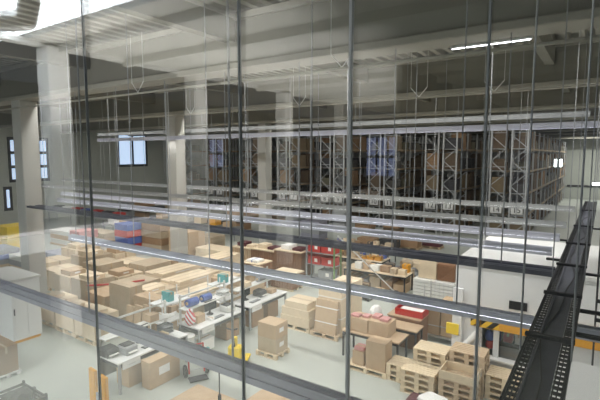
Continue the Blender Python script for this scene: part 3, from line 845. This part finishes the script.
# --- white cabin right
YC = F(505, 388)[1]; q = ray(455, 300); XC = q[0]*YC/q[1]
q = ray(500, 269); HC = CAMZ + q[2]*YC/q[1]
cab = thing('office_cabin', 'white flat-roofed cabin with a window hatch behind the pallet stacks', 'cabin', (XC, YC, 0))
CWd, CDp = 7.2, 4.2
def zc_(px, py): q = ray(px, py); return CAMZ+q[2]*YC/q[1]
def xc_(px): q = ray(px, 330); return q[0]*YC/q[1]-XC
h0, h1, h2 = zc_(505, 360), zc_(505, 329), zc_(505, 318)
a0, a1 = xc_(482), xc_(534)
b = MB().box(0, 0, 0, CWd, .1, h0).box(0, 0, h1, CWd, .1, HC).box(0, 0, h0, a0, .1, h1).box(a1, 0, h0, CWd, .1, h1)
b.box(0, .1, 0, .1, CDp, HC).box(CWd-.1, .1, 0, CWd, CDp, HC).box(.1, CDp-.1, 0, CWd-.1, CDp, HC)
b.done('cabin_wall', 'white', cab)
MB().box(-.06, -.06, HC, CWd+.06, CDp+.06, HC+.08).done('roof', 'roofwhite', cab)
MB().box(a0+.27, .02, h0, a0+.40, .12, h1).done('mullion', 'white', cab)
MB().box(a0+.2, -.14, h0-.04, a1+.05, .0, h0).done('window_sill', 'white', cab)
MB().box(a0+.45, .06, h0, a1, .075, h1).done('window_pane', 'glass', cab)
hb = MB().box(a0-.05, -.16, h1-.02, CWd, -.01, h2).done('hatch_beam', 'orange', cab); hb['label'] = 'orange beam over the window hatch'
hz = MB().box(a0-.25, -.165, h1-.01, a0+.42, -.005, h2+.01).done('hazard_stripe', 'hazard', cab); hz['label'] = 'black and yellow hazard stripes'
MB().box(xc_(508), -.03, HC-.95, xc_(526), -.001, HC-.75).done('vent_grille', 'black', cab)
# things seen in the hatch
t = thing('counter', 'dark counter inside the cabin behind the hatch', 'counter', (XC+a0+1.2, YC+1.1, 0))
MB().box(-1.2, -.4, .78, 1.4, .4, .84).done('counter_top', 'dark', t); MB().box(-1.1, -.3, 0, 1.3, .3, .78).done('counter_body', 'greyp', t)
for k, (dx, w_, h_, m_, n_) in enumerate(((-.98, .2, .30, 'blue', 'blue'), (-.72, .22, .22, 'red', 'red'), (-.45, .2, .26, 'paper', 'white'), (.3, .5, .18, 'greyp', 'grey'))):
    carton(0, 0, w_, .3, h_, f'{n_} package on the counter inside the cabin hatch', m_, z=.842, at=(XC+a0+1.2+dx+w_/2, YC+.85), name='package', cat='package')
t = thing('coat_bundle', 'blue and red bundle hanging in the left pane of the cabin hatch', 'clothes', (XC+a0+.13, YC+.3, h0))
MB().lump((0, 0, .42), (.12, .1, .16), 2, .1).done('blue_cloth', 'blue', t); MB().lump((.02, 0, .2), (.11, .1, .14), 3, .1).done('red_cloth', 'red', t); MB().cyl((0, 0, 0), (0, 0, .6), .012, 6).done('stand_pole', 'steel', t)
# post with yellow sign
q = ray(458, 300); y = YC-.12; x = q[0]*y/q[1]
zs = lambda py: CAMZ+ray(456, py)[2]*y/ray(456, py)[1]
t = thing('sign_post', 'white post with a square yellow sign left of the cabin hatch', 'sign', (x, y, 0))
MB().box(-.12, -.04, 0, .12, .04, 2.4, .01).done('post', 'white', t)
sgn = MB().box(-.26, -.08, zs(334), .06, -.045, zs(323), .01).done('sign_board', 'yellow', t); MB().box(-.16, -.08, 0, .16, .08, .03).done('base_plate', 'greyp', t)
# white sheet roll leaning on the post
t = thing('sheet_roll', 'white sheet roll leaning at a slant right of the yellow sign', 'roll', (x+.44, YC-.10, 0))
MB().cyl((-.22, 0, .92), (.10, .0, 1.34), .085, 16).done('roll_body', 'paper', t); MB().box(-.26, -.06, 0, .16, .04, .86, .02).done('holder', 'offwhite', t)
MB().box(-.18, -.085, .76, .12, -.062, .86, .02).done('yellow_lid', 'yellow', t)
# cage trolley
x, y = F(452, 350); y += .32
t = thing('cage_trolley', 'steel cage trolley with brown boards behind the tall pallet stack', 'trolley', (x, y, 0))
for xx in (-1.0, -.03):
    for yy in (.03, .67): MB().cyl((xx, yy, .1), (xx, yy, 1.75), .02, 6).done('post', 'steel', t)
MB().box(-1.03, 0, .14, 0, .7, .18).done('floor_plate', 'steel', t)
b = MB()
for k in range(6): b.cyl((-1.0, .67, .35+k*.27), (-.03, .67, .35+k*.27), .01, 5)
for k in range(8): b.cyl((-1.0+k*.138, .67, .2), (-1.0+k*.138, .67, 1.75), .008, 5)
b.done('wire_mesh', 'steel', t)
for k in range(2): MB().cyl((-1.0, .03, .5+.7*k), (-.03, .03, .5+.7*k), .014, 6).done('front_bar', 'steel', t)
for xx in (-.95, -.08):
    for yy in (.08, .62): MB().cyl((xx-.02, yy, .07), (xx+.02, yy, .07), .07, 12).done('caster', 'black', t)
for k in range(2):
    carton(0, 0, .42, .5, 1.15-.25*k, ('tall brown carton in the right half of the cage trolley', 'brown carton in the left half of the cage trolley')[k], 'card_mid', z=.182, at=(x-.06-.46*k, y+.1))
# grey panel stack left of cabin
x, y = F(453, 312)
t = thing('panel_stack', 'stack of pale grey panels on a pallet beside the white cabin', 'panels', (x, y, 0))
b = MB()
for k in range(7): b.box(-1.55, 0, .15+k*.13, 0, 1.0, .15+k*.13+.11)
b.done('panel_layer', 'offwhite', t)
MB().box(-1.55, 0, 0, 0, 1.0, .14).done('pallet_base', 'wood', t)
carton(0, 0, .7, .6, .7, 'pale upright carton on the grey panel stack', 'card_pale', z=1.062, at=(x-.72, y+.2))
carton(0, 0, .66, .6, .62, 'dark brown carton on the right end of the grey panel stack', 'wood_brown', z=1.062, at=(x-.03, y+.2))
# --- pale carton field on the left
def wpal(x, y, w, d, h, label, m, plabel, sticker=True):
    pallet(0, 0, plabel, w=w+.05, d=d+.05, at=(x+.025, y-.025))
    return carton(0, 0, w, d, h, label, m, z=.148, at=(x, y), sticker=sticker)
F0 = F(95, 346)
for k in range(3):
    wd = ('right', 'middle', 'left')[k]
    c = wpal(F0[0]-1.22*k, F0[1]+.03*k, 1.1, .85, (.72, .66, .74)[k], f'pale wrapped carton, {wd} of the three palleted cartons facing the open floor', 'card_pale', f'pallet under the {wd} one of three cartons facing the open floor')
    carton(0, 0, .5, .4, .1, f'thin pale carton lying on the {wd} one of the three floor-side cartons', 'card_pale', z=top(c), at=(c.x-.2-.1*k, c.y+.2), parts=False)
rowsp = [
 (-11.35, 1.05, 8.75, [(.5, 1.15), (.55, .75), (2.0, .72), (2.0, .92)]),
 (-12.75, 1.15, 8.85, [(.5, 1.30), (1.3, .85), (2.2, .80), (1.1, .84)]),
 (-14.25, 1.20, 8.9, [(.9, .70), (1.3, .82), (2.3, .78), (2.3, .80)]),
 (-15.75, 1.20, 9.2, [(1.1, .92), (1.2, .80), (1.3, .98), (1.5, .66)]),
 (-17.25, 1.20, 9.3, [(1.1, .84), (1.2, 1.05), (1.2, .85)]),
 (-18.80, 1.25, 9.6, [(1.2, .75), (1.3, 1.1), (1.1, 1.0)]),
 (-20.40, 1.25, 10.0, [(1.2, .85), (1.3, 1.2), (1.2, .9)]),
]
rn = ['first', 'second', 'third', 'fourth', 'fifth', 'sixth', 'seventh']
on_ = ['nearest', 'second', 'third', 'fourth', 'fifth']
R = random.Random(11)
for i, (xr, w_, y0, items) in enumerate(rowsp):
    y = y0
    for j, (ln, h_) in enumerate(items):
        lab = f'{("short","long")[ln > 1.8]} pale carton, {on_[j]} from the viewer in the {rn[i]} carton row left of the benches'
        m_ = R.choice(['card_pale', 'card_pale', 'card_pale', 'card_mid', 'card_grey'])
        c = wpal(xr, y, w_, ln, h_, lab, m_, f'pallet under the {on_[j]} carton of the {rn[i]} carton row beside the benches', sticker=False)
        if ln > 1.8:
            carton(0, 0, w_*.48, ln*.95, .16, f'thin pale carton on the {on_[j]} long carton, {rn[i]} row left of the benches', 'card_pale', z=top(c), at=(c.x-.02, c.y+.04), sticker=True)
            carton(0, 0, w_*.46, ln*.9, .10, f'flat pale carton beside the thin one on the {on_[j]} carton, {rn[i]} row', 'card_pale', z=top(c), at=(c.x-w_*.52, c.y+.06))
        elif R.random() < .65:
            k = R.choice([('pale', 'card_pale'), ('brown', 'card_mid'), ('white', 'paper')])
            carton(0, 0, w_*.6, ln*.6, R.uniform(.12, .3), f'small {k[0]} carton on the {on_[j]} carton of the {rn[i]} row left of the benches', k[1], z=top(c), at=(c.x-.1, c.y+.1), sticker=True)
        y += ln+.14
# coloured ends
x, y = F(88, 312, .6)
for k, (px, m_, n_) in enumerate(((79, 'red', 'red'), (97, 'teal', 'teal'))):
    a = F(px, 305, .55); carton(0, 0, .30, .35, .55, f'{n_} printed carton standing before the first pale carton rows', m_, at=(-15.0+1.1*k, 8.4), z=0)
a = F(118, 287, 1.0)
t = MB().tube([(0, 0, 0), (.5, .4, .02), (.9, 1.0, 0), (1.2, 1.6, .02)], .035, 6).done('red_strap', 'red', None, (a[0]-1, a[1]-.6, 1.035))
tag(t, 'red strap lying over the long pale cartons', 'strap')
# standing sheets at the near end by the first bench
for k in range(3):
    slab(('brown upright carton sheet near the first bench, leftmost', 'brown upright carton sheet near the first bench, middle', 'brown upright carton sheet near the first bench, rightmost')[k], (-11.25-.40*(2-k), 8.35), .34, .08, 1.05+.08*k, 'card_mid', -.12, z=.003, strap=False)

# --- wooden crates and red bins in the middle distance
def crate(xn, yn, w, d, h, label, m='wood_brown'):
    t = thing('wooden_crate', label, 'crate', (xn-w/2, yn+d/2, 0))
    MB().box(-w/2, -d/2, .1, w/2, d/2, h-.05).done('crate_body', m, t)
    b = MB()
    for k in range(int(w/.14)):
        xx = -w/2+.07+k*.14; b.box(xx-.06, -d/2-.02, .1, xx+.06, -d/2, h-.05)
    for k in range(int(d/.14)):
        yy = -d/2+.07+k*.14; b.box(w/2, yy-.06, .1, w/2+.02, yy+.06, h-.05)
    b.done('board', m, t)
    MB().box(-w/2-.03, -d/2-.03, h-.05, w/2+.03, d/2+.03, h).done('crate_lid', 'card_pale', t)
    for s in (-.4, 0, .4): MB().box(-w/2, s*d-.06, 0, w/2, s*d+.06, .1).done('runner', 'wood', t)
    p = P(); p.o = t; p.x, p.y, p.z, p.w, p.d, p.h = xn, yn, 0, w, d, h
    return p
G = F(304, 287); G = (G[0]-.4, G[1])
k1 = crate(G[0]-.2, G[1]+.6, 1.5, 1.2, 1.35, 'tall brown wooden crate left of the red bin shelf')
k2 = crate(G[0]-1.9, G[1]+.9, 1.5, 1.2, 1.15, 'brown wooden crate second left of the red bin shelf')
k3 = crate(G[0]-3.6, G[1]+1.3, 1.4, 1.2, 1.0, 'brown wooden crate third left of the red bin shelf', 'card_mid')
k4 = crate(G[0]-.9, G[1]-1.55, 1.0, .9, 1.15, 'dark brown crate behind the far end of the packing benches')
k5 = crate(G[0]+.4, G[1]-.95, 1.1, .9, .75, 'low brown crate before the red bin shelf', 'wood_brown')
for c_, labs in ((k1, ('maroon', 'paper')), (k2, ('maroon', 'card_pale')), (k3, ('card_pale', 'maroon'))):
    for j, m_ in enumerate(labs):
        nm = {'maroon': 'dark red', 'paper': 'white', 'card_pale': 'pale'}[m_]; wh = {id(k1): 'tall', id(k2): 'second', id(k3): 'third'}[id(c_)]
        carton(0, 0, .5, .6, .12+.08*j, f'{nm} flat box on the {wh} brown crate left of the red bins', m_, z=c_.h+.004, at=(c_.x-.1-.65*j, c_.y+.2), parts=False)
t = thing('paper_bundle', 'white paper bundle on the front crate top behind the far bench', 'papers', (k4.x-.5, k4.y+.4, k4.h+.004)); MB().box(-.3, -.25, 0, .3, .25, .1, .01).done('paper_pile', 'paper', t); MB().box(-.02, -.26, 0, .02, .26, .105).done('strap', 'blue', t)
x, y = F(334, 287)
sh = thing('bin_shelf', 'grey shelf rack full of red bins in the middle distance', 'shelf', (x, y, 0))
SW, SD = 1.45, .6
for xx in (-SW, 0):
    for yy in (0, SD): MB().box(xx-.03, yy-.03, 0, xx+.03, yy+.03, 1.9).done('post', 'green' if xx == 0 else 'greyp', sh)
for z in (.25, .85, 1.4): MB().box(-SW, 0, z, 0, SD, z+.03).done('shelf_board', 'greyp', sh)
def bin_(loc, w, d, h, label, m='red'):
    t = thing('plastic_bin', label, 'bin', loc)
    b = MB().box(-w/2, -d/2, 0, w/2, d/2, .015)
    for s in (-1, 1): b.box(-w/2, s*d/2-.01, 0, w/2, s*d/2+.01, h); b.box(s*w/2-.01, -d/2, 0, s*w/2+.01, d/2, h)
    b.done('bin_body', m, t)
    b = MB()
    for s in (-1, 1): b.box(-w/2-.02, s*(d/2+.01)-.015, h-.03, w/2+.02, s*(d/2+.01)+.015, h); b.box(s*(w/2+.01)-.015, -d/2, h-.03, s*(w/2+.01)+.015, d/2, h)
    b.done('rim', m, t); MB().box(w*.05, -d/2-.013, h*.3, w*.3, -d/2-.009, h*.75).done('label_card', 'paper', t)
    return t
for r_, z in enumerate((.88, 1.43)):
    for c_ in range(2):
        bin_((x-.37-.71*c_, y+.3, z+.002), .62, .5, (.36, .46)[r_], f'red bin, {("lower","upper")[r_]} {("right","left")[c_]} one on the grey bin shelf')
bin_((x-.5, y+.3, .282), .7, .5, .36, 'grey bin at the bottom of the grey bin shelf', 'greyp')
t = thing('steel_bench', 'dark low platform on the floor before the red bin shelf', 'platform', (*F(369, 302), 0)); MB().box(-1.0, 0, .1, 0, .45, .16).done('plate', 'dark', t)
for xx in (-.95, -.05): MB().box(xx-.04, .02, 0, xx+.04, .43, .1).done('foot', 'dark', t)

# --- cluttered tables
CT = [((-6.54, 17.46), 2.9, 1.0), ((-8.4, 19.3), 3.2, 1.1), ((-8.9, 21.3), 3.6, 1.1)]
cl = [('white', 'paper'), ('brown', 'card_mid'), ('pale', 'card_pale'), ('dark brown', 'card_dark'), ('blue', 'blue'), ('grey', 'greyp'), ('dark', 'dark'), ('orange', 'orange'), ('tan', 'card_grey')]
R = random.Random(21)
cpos = ['front', 'middle', 'back']
for i, ((x, y), w_, d_) in enumerate(CT):
    table(0, 0, w_, d_, .8, f'{cpos[i]} one of the three cluttered goods tables right of the red bins', 'card_pale', 'dark', at=(x, y))
    xx = x-.1; j = 0
    while xx > x-w_+.45:
        n_, m_ = cl[R.randrange(9)]; s = R.uniform(.22, .42); hh = R.uniform(.1, .34)
        c = carton(0, 0, s, R.uniform(.25, .4), hh, f'{n_} packet, {ORDN[j]} from the right on the {cpos[i]} cluttered goods table', m_, z=.803, at=(xx, y+.1+R.uniform(0, .1)), parts=True, name='packet', cat='packet', sticker=R.random() < .4)
        n2, m2 = cl[R.randrange(9)]
        carton(0, 0, s*.9, .3, R.uniform(.1, .4), f'{n2} packet in the rear line of the {cpos[i]} goods table, {ORDN[j]} from right', m2, z=.803, at=(xx-.02, y+.62), parts=True, name='packet', cat='packet')
        xx -= s+.07; j += 1
for k in range(5):
    carton(0, 0, .48, .7, .38+.08*(k % 3), f'{("brown","dark","tan","grey","brown")[k]} carton on the floor under the front goods table, {ORDN[k]} from right', ('card_mid', 'card_dark', 'card_grey', 'greyp', 'card_dark')[k], at=(-6.64-.55*k, 17.6))
jc = [('dark brown', 'card_dark'), ('tan', 'card_grey'), ('grey', 'greyp'), ('black', 'dark'), ('brown', 'card_mid'), ('dark', 'load_brown')]
for k in range(8):
    n_, m_ = jc[(k*5+1) % 6]; hh = R.uniform(.3, .75)
    c = carton(0, 0, .42, R.uniform(.4, .6), hh, f'{n_} carton on the floor before the middle goods table, {ORDN[k]} from the right', m_, at=(-6.75-.52*k, 18.58), parts=True, sticker=k % 3 == 0)
for k in range(8):
    n_, m_ = jc[(k*3+2) % 6]; hh = R.uniform(.4, .9)
    carton(0, 0, .44, R.uniform(.4, .55), hh, f'{n_} carton on the floor before the back goods table, {ORDN[k]} from the right', m_, at=(-8.35-.53*k, 20.5), parts=True, sticker=k % 3 == 1)
for k in range(5):
    n_, m_ = jc[(k+3) % 6]
    carton(0, 0, .40, .4, R.uniform(.25, .5), f'{n_} carton standing in front of the front goods table, {ORDN[k]} from right', m_, at=(-6.7-.62*k, 16.75+.08*(k % 2)), parts=True)
# grey wrapped bundles and flat cartons right of the tables
a = F(418, 285)
pallet(0, 0, 'pallet under the grey wrapped bundles right of the goods tables', at=(a[0], a[1]), w=1.5, d=1.1)
for k in range(3):
    o = MB().lump((0, 0, .22), (.34, .30, .26), 30+k, .12).done('wrapped_bundle', ('greyp', 'bluegrey', 'card_grey')[k], None, (a[0]-(.4, 1.1, .78)[k], a[1]+(.45, .5, .6)[k], (.15, .15, .52)[k]))
    tag(o, ('dark grey wrapped bundle at the right of the pallet by the goods tables', 'pale grey wrapped bundle at the left of the pallet by the goods tables', 'tan wrapped bundle lying on the two grey bundles')[k], 'bundle')
for k in range(2):
    a = F(442, 293); a = (a[0]-1.2*k, a[1]+.2*k)
    carton(0, 0, 1.0, .9, .55+.1*k, f'brown carton, {("nearest","second","third")[k]} from the white cabin before the racks', ('card_mid', 'card_pale', 'card_mid')[k], at=(a[0], a[1]+1.6))
for k in range(4):
    a = F(440-22*k, 250+1*k)
    p_ = pallet(0, 0, f'low dark pallet on the rack aisle floor, {ORDN[k]} from the right', m='wood_old', at=a)
    carton(0, 0, 1.1, .75, .3+.12*k, f'dark flat carton on the {ORDN[k]} aisle pallet from the right', ('maroon', 'card_dark', 'dark', 'card_dark')[k], z=.148, at=(a[0]-.04, a[1]+.02))

# --- far left: lines of goods, bins and machines
def goods(px, py, w, d, h, label, m, name='goods_stack', cat='goods', n=3, m2=None, at=None):
    x, y = at if at else F(px, py)
    t = thing(name, label, cat, (x-w/2, y+d/2, 0))
    MB().box(-w/2, -d/2, 0, w/2, d/2, .12).done('base', 'wood_old', t)
    for k in range(n):
        z0 = .12+(h-.12)*k/n; z1 = .12+(h-.12)*(k+1)/n-.015
        MB().box(-w/2+.03*(k % 2), -d/2+.02, z0, w/2-.03*((k+1) % 2), d/2-.02, z1, .02).done('layer', m if (k % 2 == 0 or not m2) else m2, t)
    return t
goods(128, 254, 1.3, 1.2, 1.75, 'blue and red crate stack in the left middle distance', 'red', n=4, m2='blue')
goods(161, 255, 1.8, 1.2, 1.75, 'stack of dark mixed cartons right of the blue and red crates', 'card_grey', n=4, m2='card_dark')
goods(189, 260, 1.7, 1.3, 1.55, 'big tan wrapped carton load right of the dark mixed stack', 'card_mid', n=1)
goods(227, 266, 2.4, 1.2, .75, 'long low pale carton load behind the carton field', 'card_pale', n=2)
goods(212, 252, 1.4, 1.2, .9, 'grey goods load behind the tan wrapped carton', 'card_grey', n=2)
goods(70, 276, 1.8, 1.2, .9, 'blue wrapped goods load at the left behind the carton field', 'blue', n=2, m2='lilac', at=(-21.95, 11.4))
goods(36, 277, 1.5, 1.2, .7, 'grey goods load left of the blue wrapped goods', 'greyp', n=2, m2='offwhite', at=(-24.0, 10.6))
goods(112, 266, 2.2, 1.2, .9, 'grey ribbed container behind the carton field', 'bluegrey', n=5, m2='greyp', at=(-21.9, 13.7))
goods(80, 258, 1.0, 1.2, 1.5, 'pinkish grey goods tower behind the blue wrapped goods', 'pink', n=3, m2='card_grey')
goods(8, 252, 1.6, 1.4, 1.5, 'yellow wrapped goods load at the left border', 'yellow', n=2)
goods(14, 275, 1.8, 1.4, .9, 'grey and blue goods load at the left border before the yellow one', 'greyp', n=3, m2='blue', at=(-25.7, 9.9))
goods(104, 246, 2.4, 1.2, .8, 'brown carton load behind the grey ribbed container', 'card_mid', n=2, m2='card_grey')
goods(70, 248, 2.4, 1.2, 1.0, 'white and brown goods load left in the far distance', 'offwhite', n=3, m2='card_mid')
def line_table(px, py, L_, label, m_items, h=.9):
    x, y = F(px, py)
    t = thing('conveyor', label, 'conveyor', (x-L_/2, y, 0))
    for s in (-1, 1): MB().box(-L_/2, s*.38-.03, h-.12, L_/2, s*.38+.03, h+.02).done('side_rail', 'zinc', t)
    b = MB()
    for k in range(int(L_/.2)): b.cyl((-L_/2+.1+k*.2, -.35, h-.03), (-L_/2+.1+k*.2, .35, h-.03), .03, 6)
    b.done('rollers', 'steel', t)
    for k in range(4):
        for s in (-1, 1):
            xx = -L_/2+.2+(L_-.4)*k/3; MB().box(xx-.03, s*.35-.03, 0, xx+.03, s*.35+.03, h-.12).done('leg', 'greyp', t)
    return x, y, h
x, y, h = line_table(128, 232, 11, 'long roller conveyor with red bins along the left wall side', None)
for k in range(7):
    bin_((x-1.0-1.45*k, y, h+.022), .8, .55, .5, f'{("red","dark","red","blue","red","white","dark")[k]} bin, {ORDN[k]} from the right on the far left conveyor', ('red', 'dark', 'red', 'blue', 'red', 'white', 'dark')[k])
x, y, h = line_table(240, 241, 9, 'long roller conveyor with mixed cartons before the left racks', None)
for k in range(6):
    carton(0, 0, .7, .6, .3+.12*(k % 3), f'{("brown","orange","pale","white","grey","brown")[k]} carton, {ORDN[k]} from the right on the conveyor before the racks', ('card_mid', 'orange', 'card_pale', 'white', 'greyp', 'card_mid')[k], z=h+.022, at=(x-.6-1.4*k, y-.3))
x, y, h = line_table(172, 246, 7, 'roller conveyor behind the tan wrapped carton load', None)
for k in range(5):
    carton(0, 0, .7, .6, .35+.1*(k % 2), f'{("grey","pale","blue","brown","white")[k]} carton, {ORDN[k]} from the right on the middle conveyor', ('greyp', 'card_pale', 'blue', 'card_mid', 'white')[k], z=h+.022, at=(x-.5-1.3*k, y-.3))
R = random.Random(5)
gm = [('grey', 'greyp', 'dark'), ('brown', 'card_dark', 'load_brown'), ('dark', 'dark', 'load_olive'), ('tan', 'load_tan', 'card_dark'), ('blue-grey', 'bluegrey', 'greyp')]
for k in range(10):
    g_ = gm[k % 5]; x = -36.5+2.35*k+R.uniform(-.15, .15)
    if abs(x+18.1) < 1.6 or abs(x+19.5) < 1.2: continue
    goods(0, 0, 1.5, 1.2, R.uniform(.9, 1.7), f'{g_[0]} goods load, {ORDN[k]} from the left in the line before the left racks', g_[1], n=3, m2=g_[2], at=(x, 25.3+R.uniform(-.2, .2)))
for k in range(9):
    g_ = gm[(k*2+1) % 5]; x = -12.9-2.15*k+1.0
    goods(0, 0, 1.2, 1.2, R.uniform(.8, 1.5), f'{g_[0]} goods load, {ORDN[k]} from the right in the line at the rack fronts', g_[1], n=3, m2=g_[2], at=(x, 30.0+R.uniform(-.2, .2)))
# far wall lamps
q = ray(555, 163); k = 48.6/q[1]
t = thing('work_lamp', 'twin white work lamp glowing on the right rack side', 'lamp', (-3.60, 48.6, CAMZ+q[2]*k))
for s in (-1, 1): MB().box(s*.22-.11, -.05, -.36, s*.22+.11, .05, .36, .03).done('lamp_face', 'lampglow', t)
MB().box(-.38, .05, -.4, .38, .15, .4).done('lamp_housing', 'dark', t); MB().box(-.62, .07, -.05, -.38, .13, .05).done('bracket', 'dark', t)
q = ray(596, 184); k = 69.8/q[1]
t = thing('wall_lamp', 'small white lamp on the dark rail of the back wall', 'lamp', (q[0]*k, 69.8, CAMZ+q[2]*k)); MB().box(-.4, -.05, -.2, .4, .05, .2, .03).done('lamp_face', 'lampglow', t); MB().box(-.45, .05, -.25, .45, .1, .25).done('lamp_housing', 'dark', t)
# ------------------------------------------------------------------ camera and light
cam = bpy.data.cameras.new('camera'); cam.sensor_width = 36; cam.lens = FOC/600*36; cam.clip_start = .05; cam.clip_end = 300
co = bpy.data.objects.new('camera', cam); COL.objects.link(co); co.location = (0, 0, CAMZ)
co.rotation_euler = (PI/2-PITCH, 0, YAW)
S.camera = co
def area(name, loc, rot, sx, sy, e, col=(1, 1, 1)):
    ld = bpy.data.lights.new(name, 'AREA'); ld.shape = 'RECTANGLE'; ld.size = sx; ld.size_y = sy; ld.energy = e; ld.color = col
    o = bpy.data.objects.new(name, ld); COL.objects.link(o); o.location = loc; o.rotation_euler = rot; return o
# added fill lights without fixtures, each hidden from here behind its girder
HB = {0: 300, 1: 360, 2: 150, 3: 180}
for k, e in HB.items():
    y = 8.4+7.2*k+.55
    xa, xb = -34, 10
    for xc in (-28, -17, -6, 5):
        area('girder_fill', (xc, y, 8.35), (0, 0, 0), 9, .2, e, (1, .985, .95))
# fill lights added over the rack aisles to brighten the racks
for x, e in ((-30.4, 60), (-25.8, 60), (-21.3, 70), (-16.7, 80), (-12.2, 90), (-7.6, 90), (-2.0, 420)):
    area('aisle_fill', (x, 50, 7.72), (0, 0, 0),   .2, 34, e, (1, .96, .88))
area('end_fill', (1, 64, 8.3), (0, 0, 0), 9, .3, 900, (1, 1, .95))  # extra fill light to lift the back wall, no fixture
# fill lights added at the pale tray to brighten the mirrored bay
area('bay_fill_up', (-10.7, ry(12), 3.76), (PI, 0, 0), .1, 18, 2600, (1, .97, .92))
area('bay_fill_down', (-10.7, ry(12), 3.64), (0, 0, 0), .5, 18, 850, (1, .97, .92))
w = bpy.data.worlds.new('world'); S.world = w; w.use_nodes = True
w.node_tree.nodes['Background'].inputs['Color'].default_value = (.75, .82, .95, 1); w.node_tree.nodes['Background'].inputs['Strength'].default_value = .15
S.view_settings.view_transform = 'Standard'; S.view_settings.look = 'None'; S.view_settings.exposure = 0; S.view_settings.gamma = 1
S.view_settings.use_curve_mapping = False
S.cycles.transparent_max_bounces = 24; S.cycles.max_bounces = 6; S.cycles.use_denoising = True
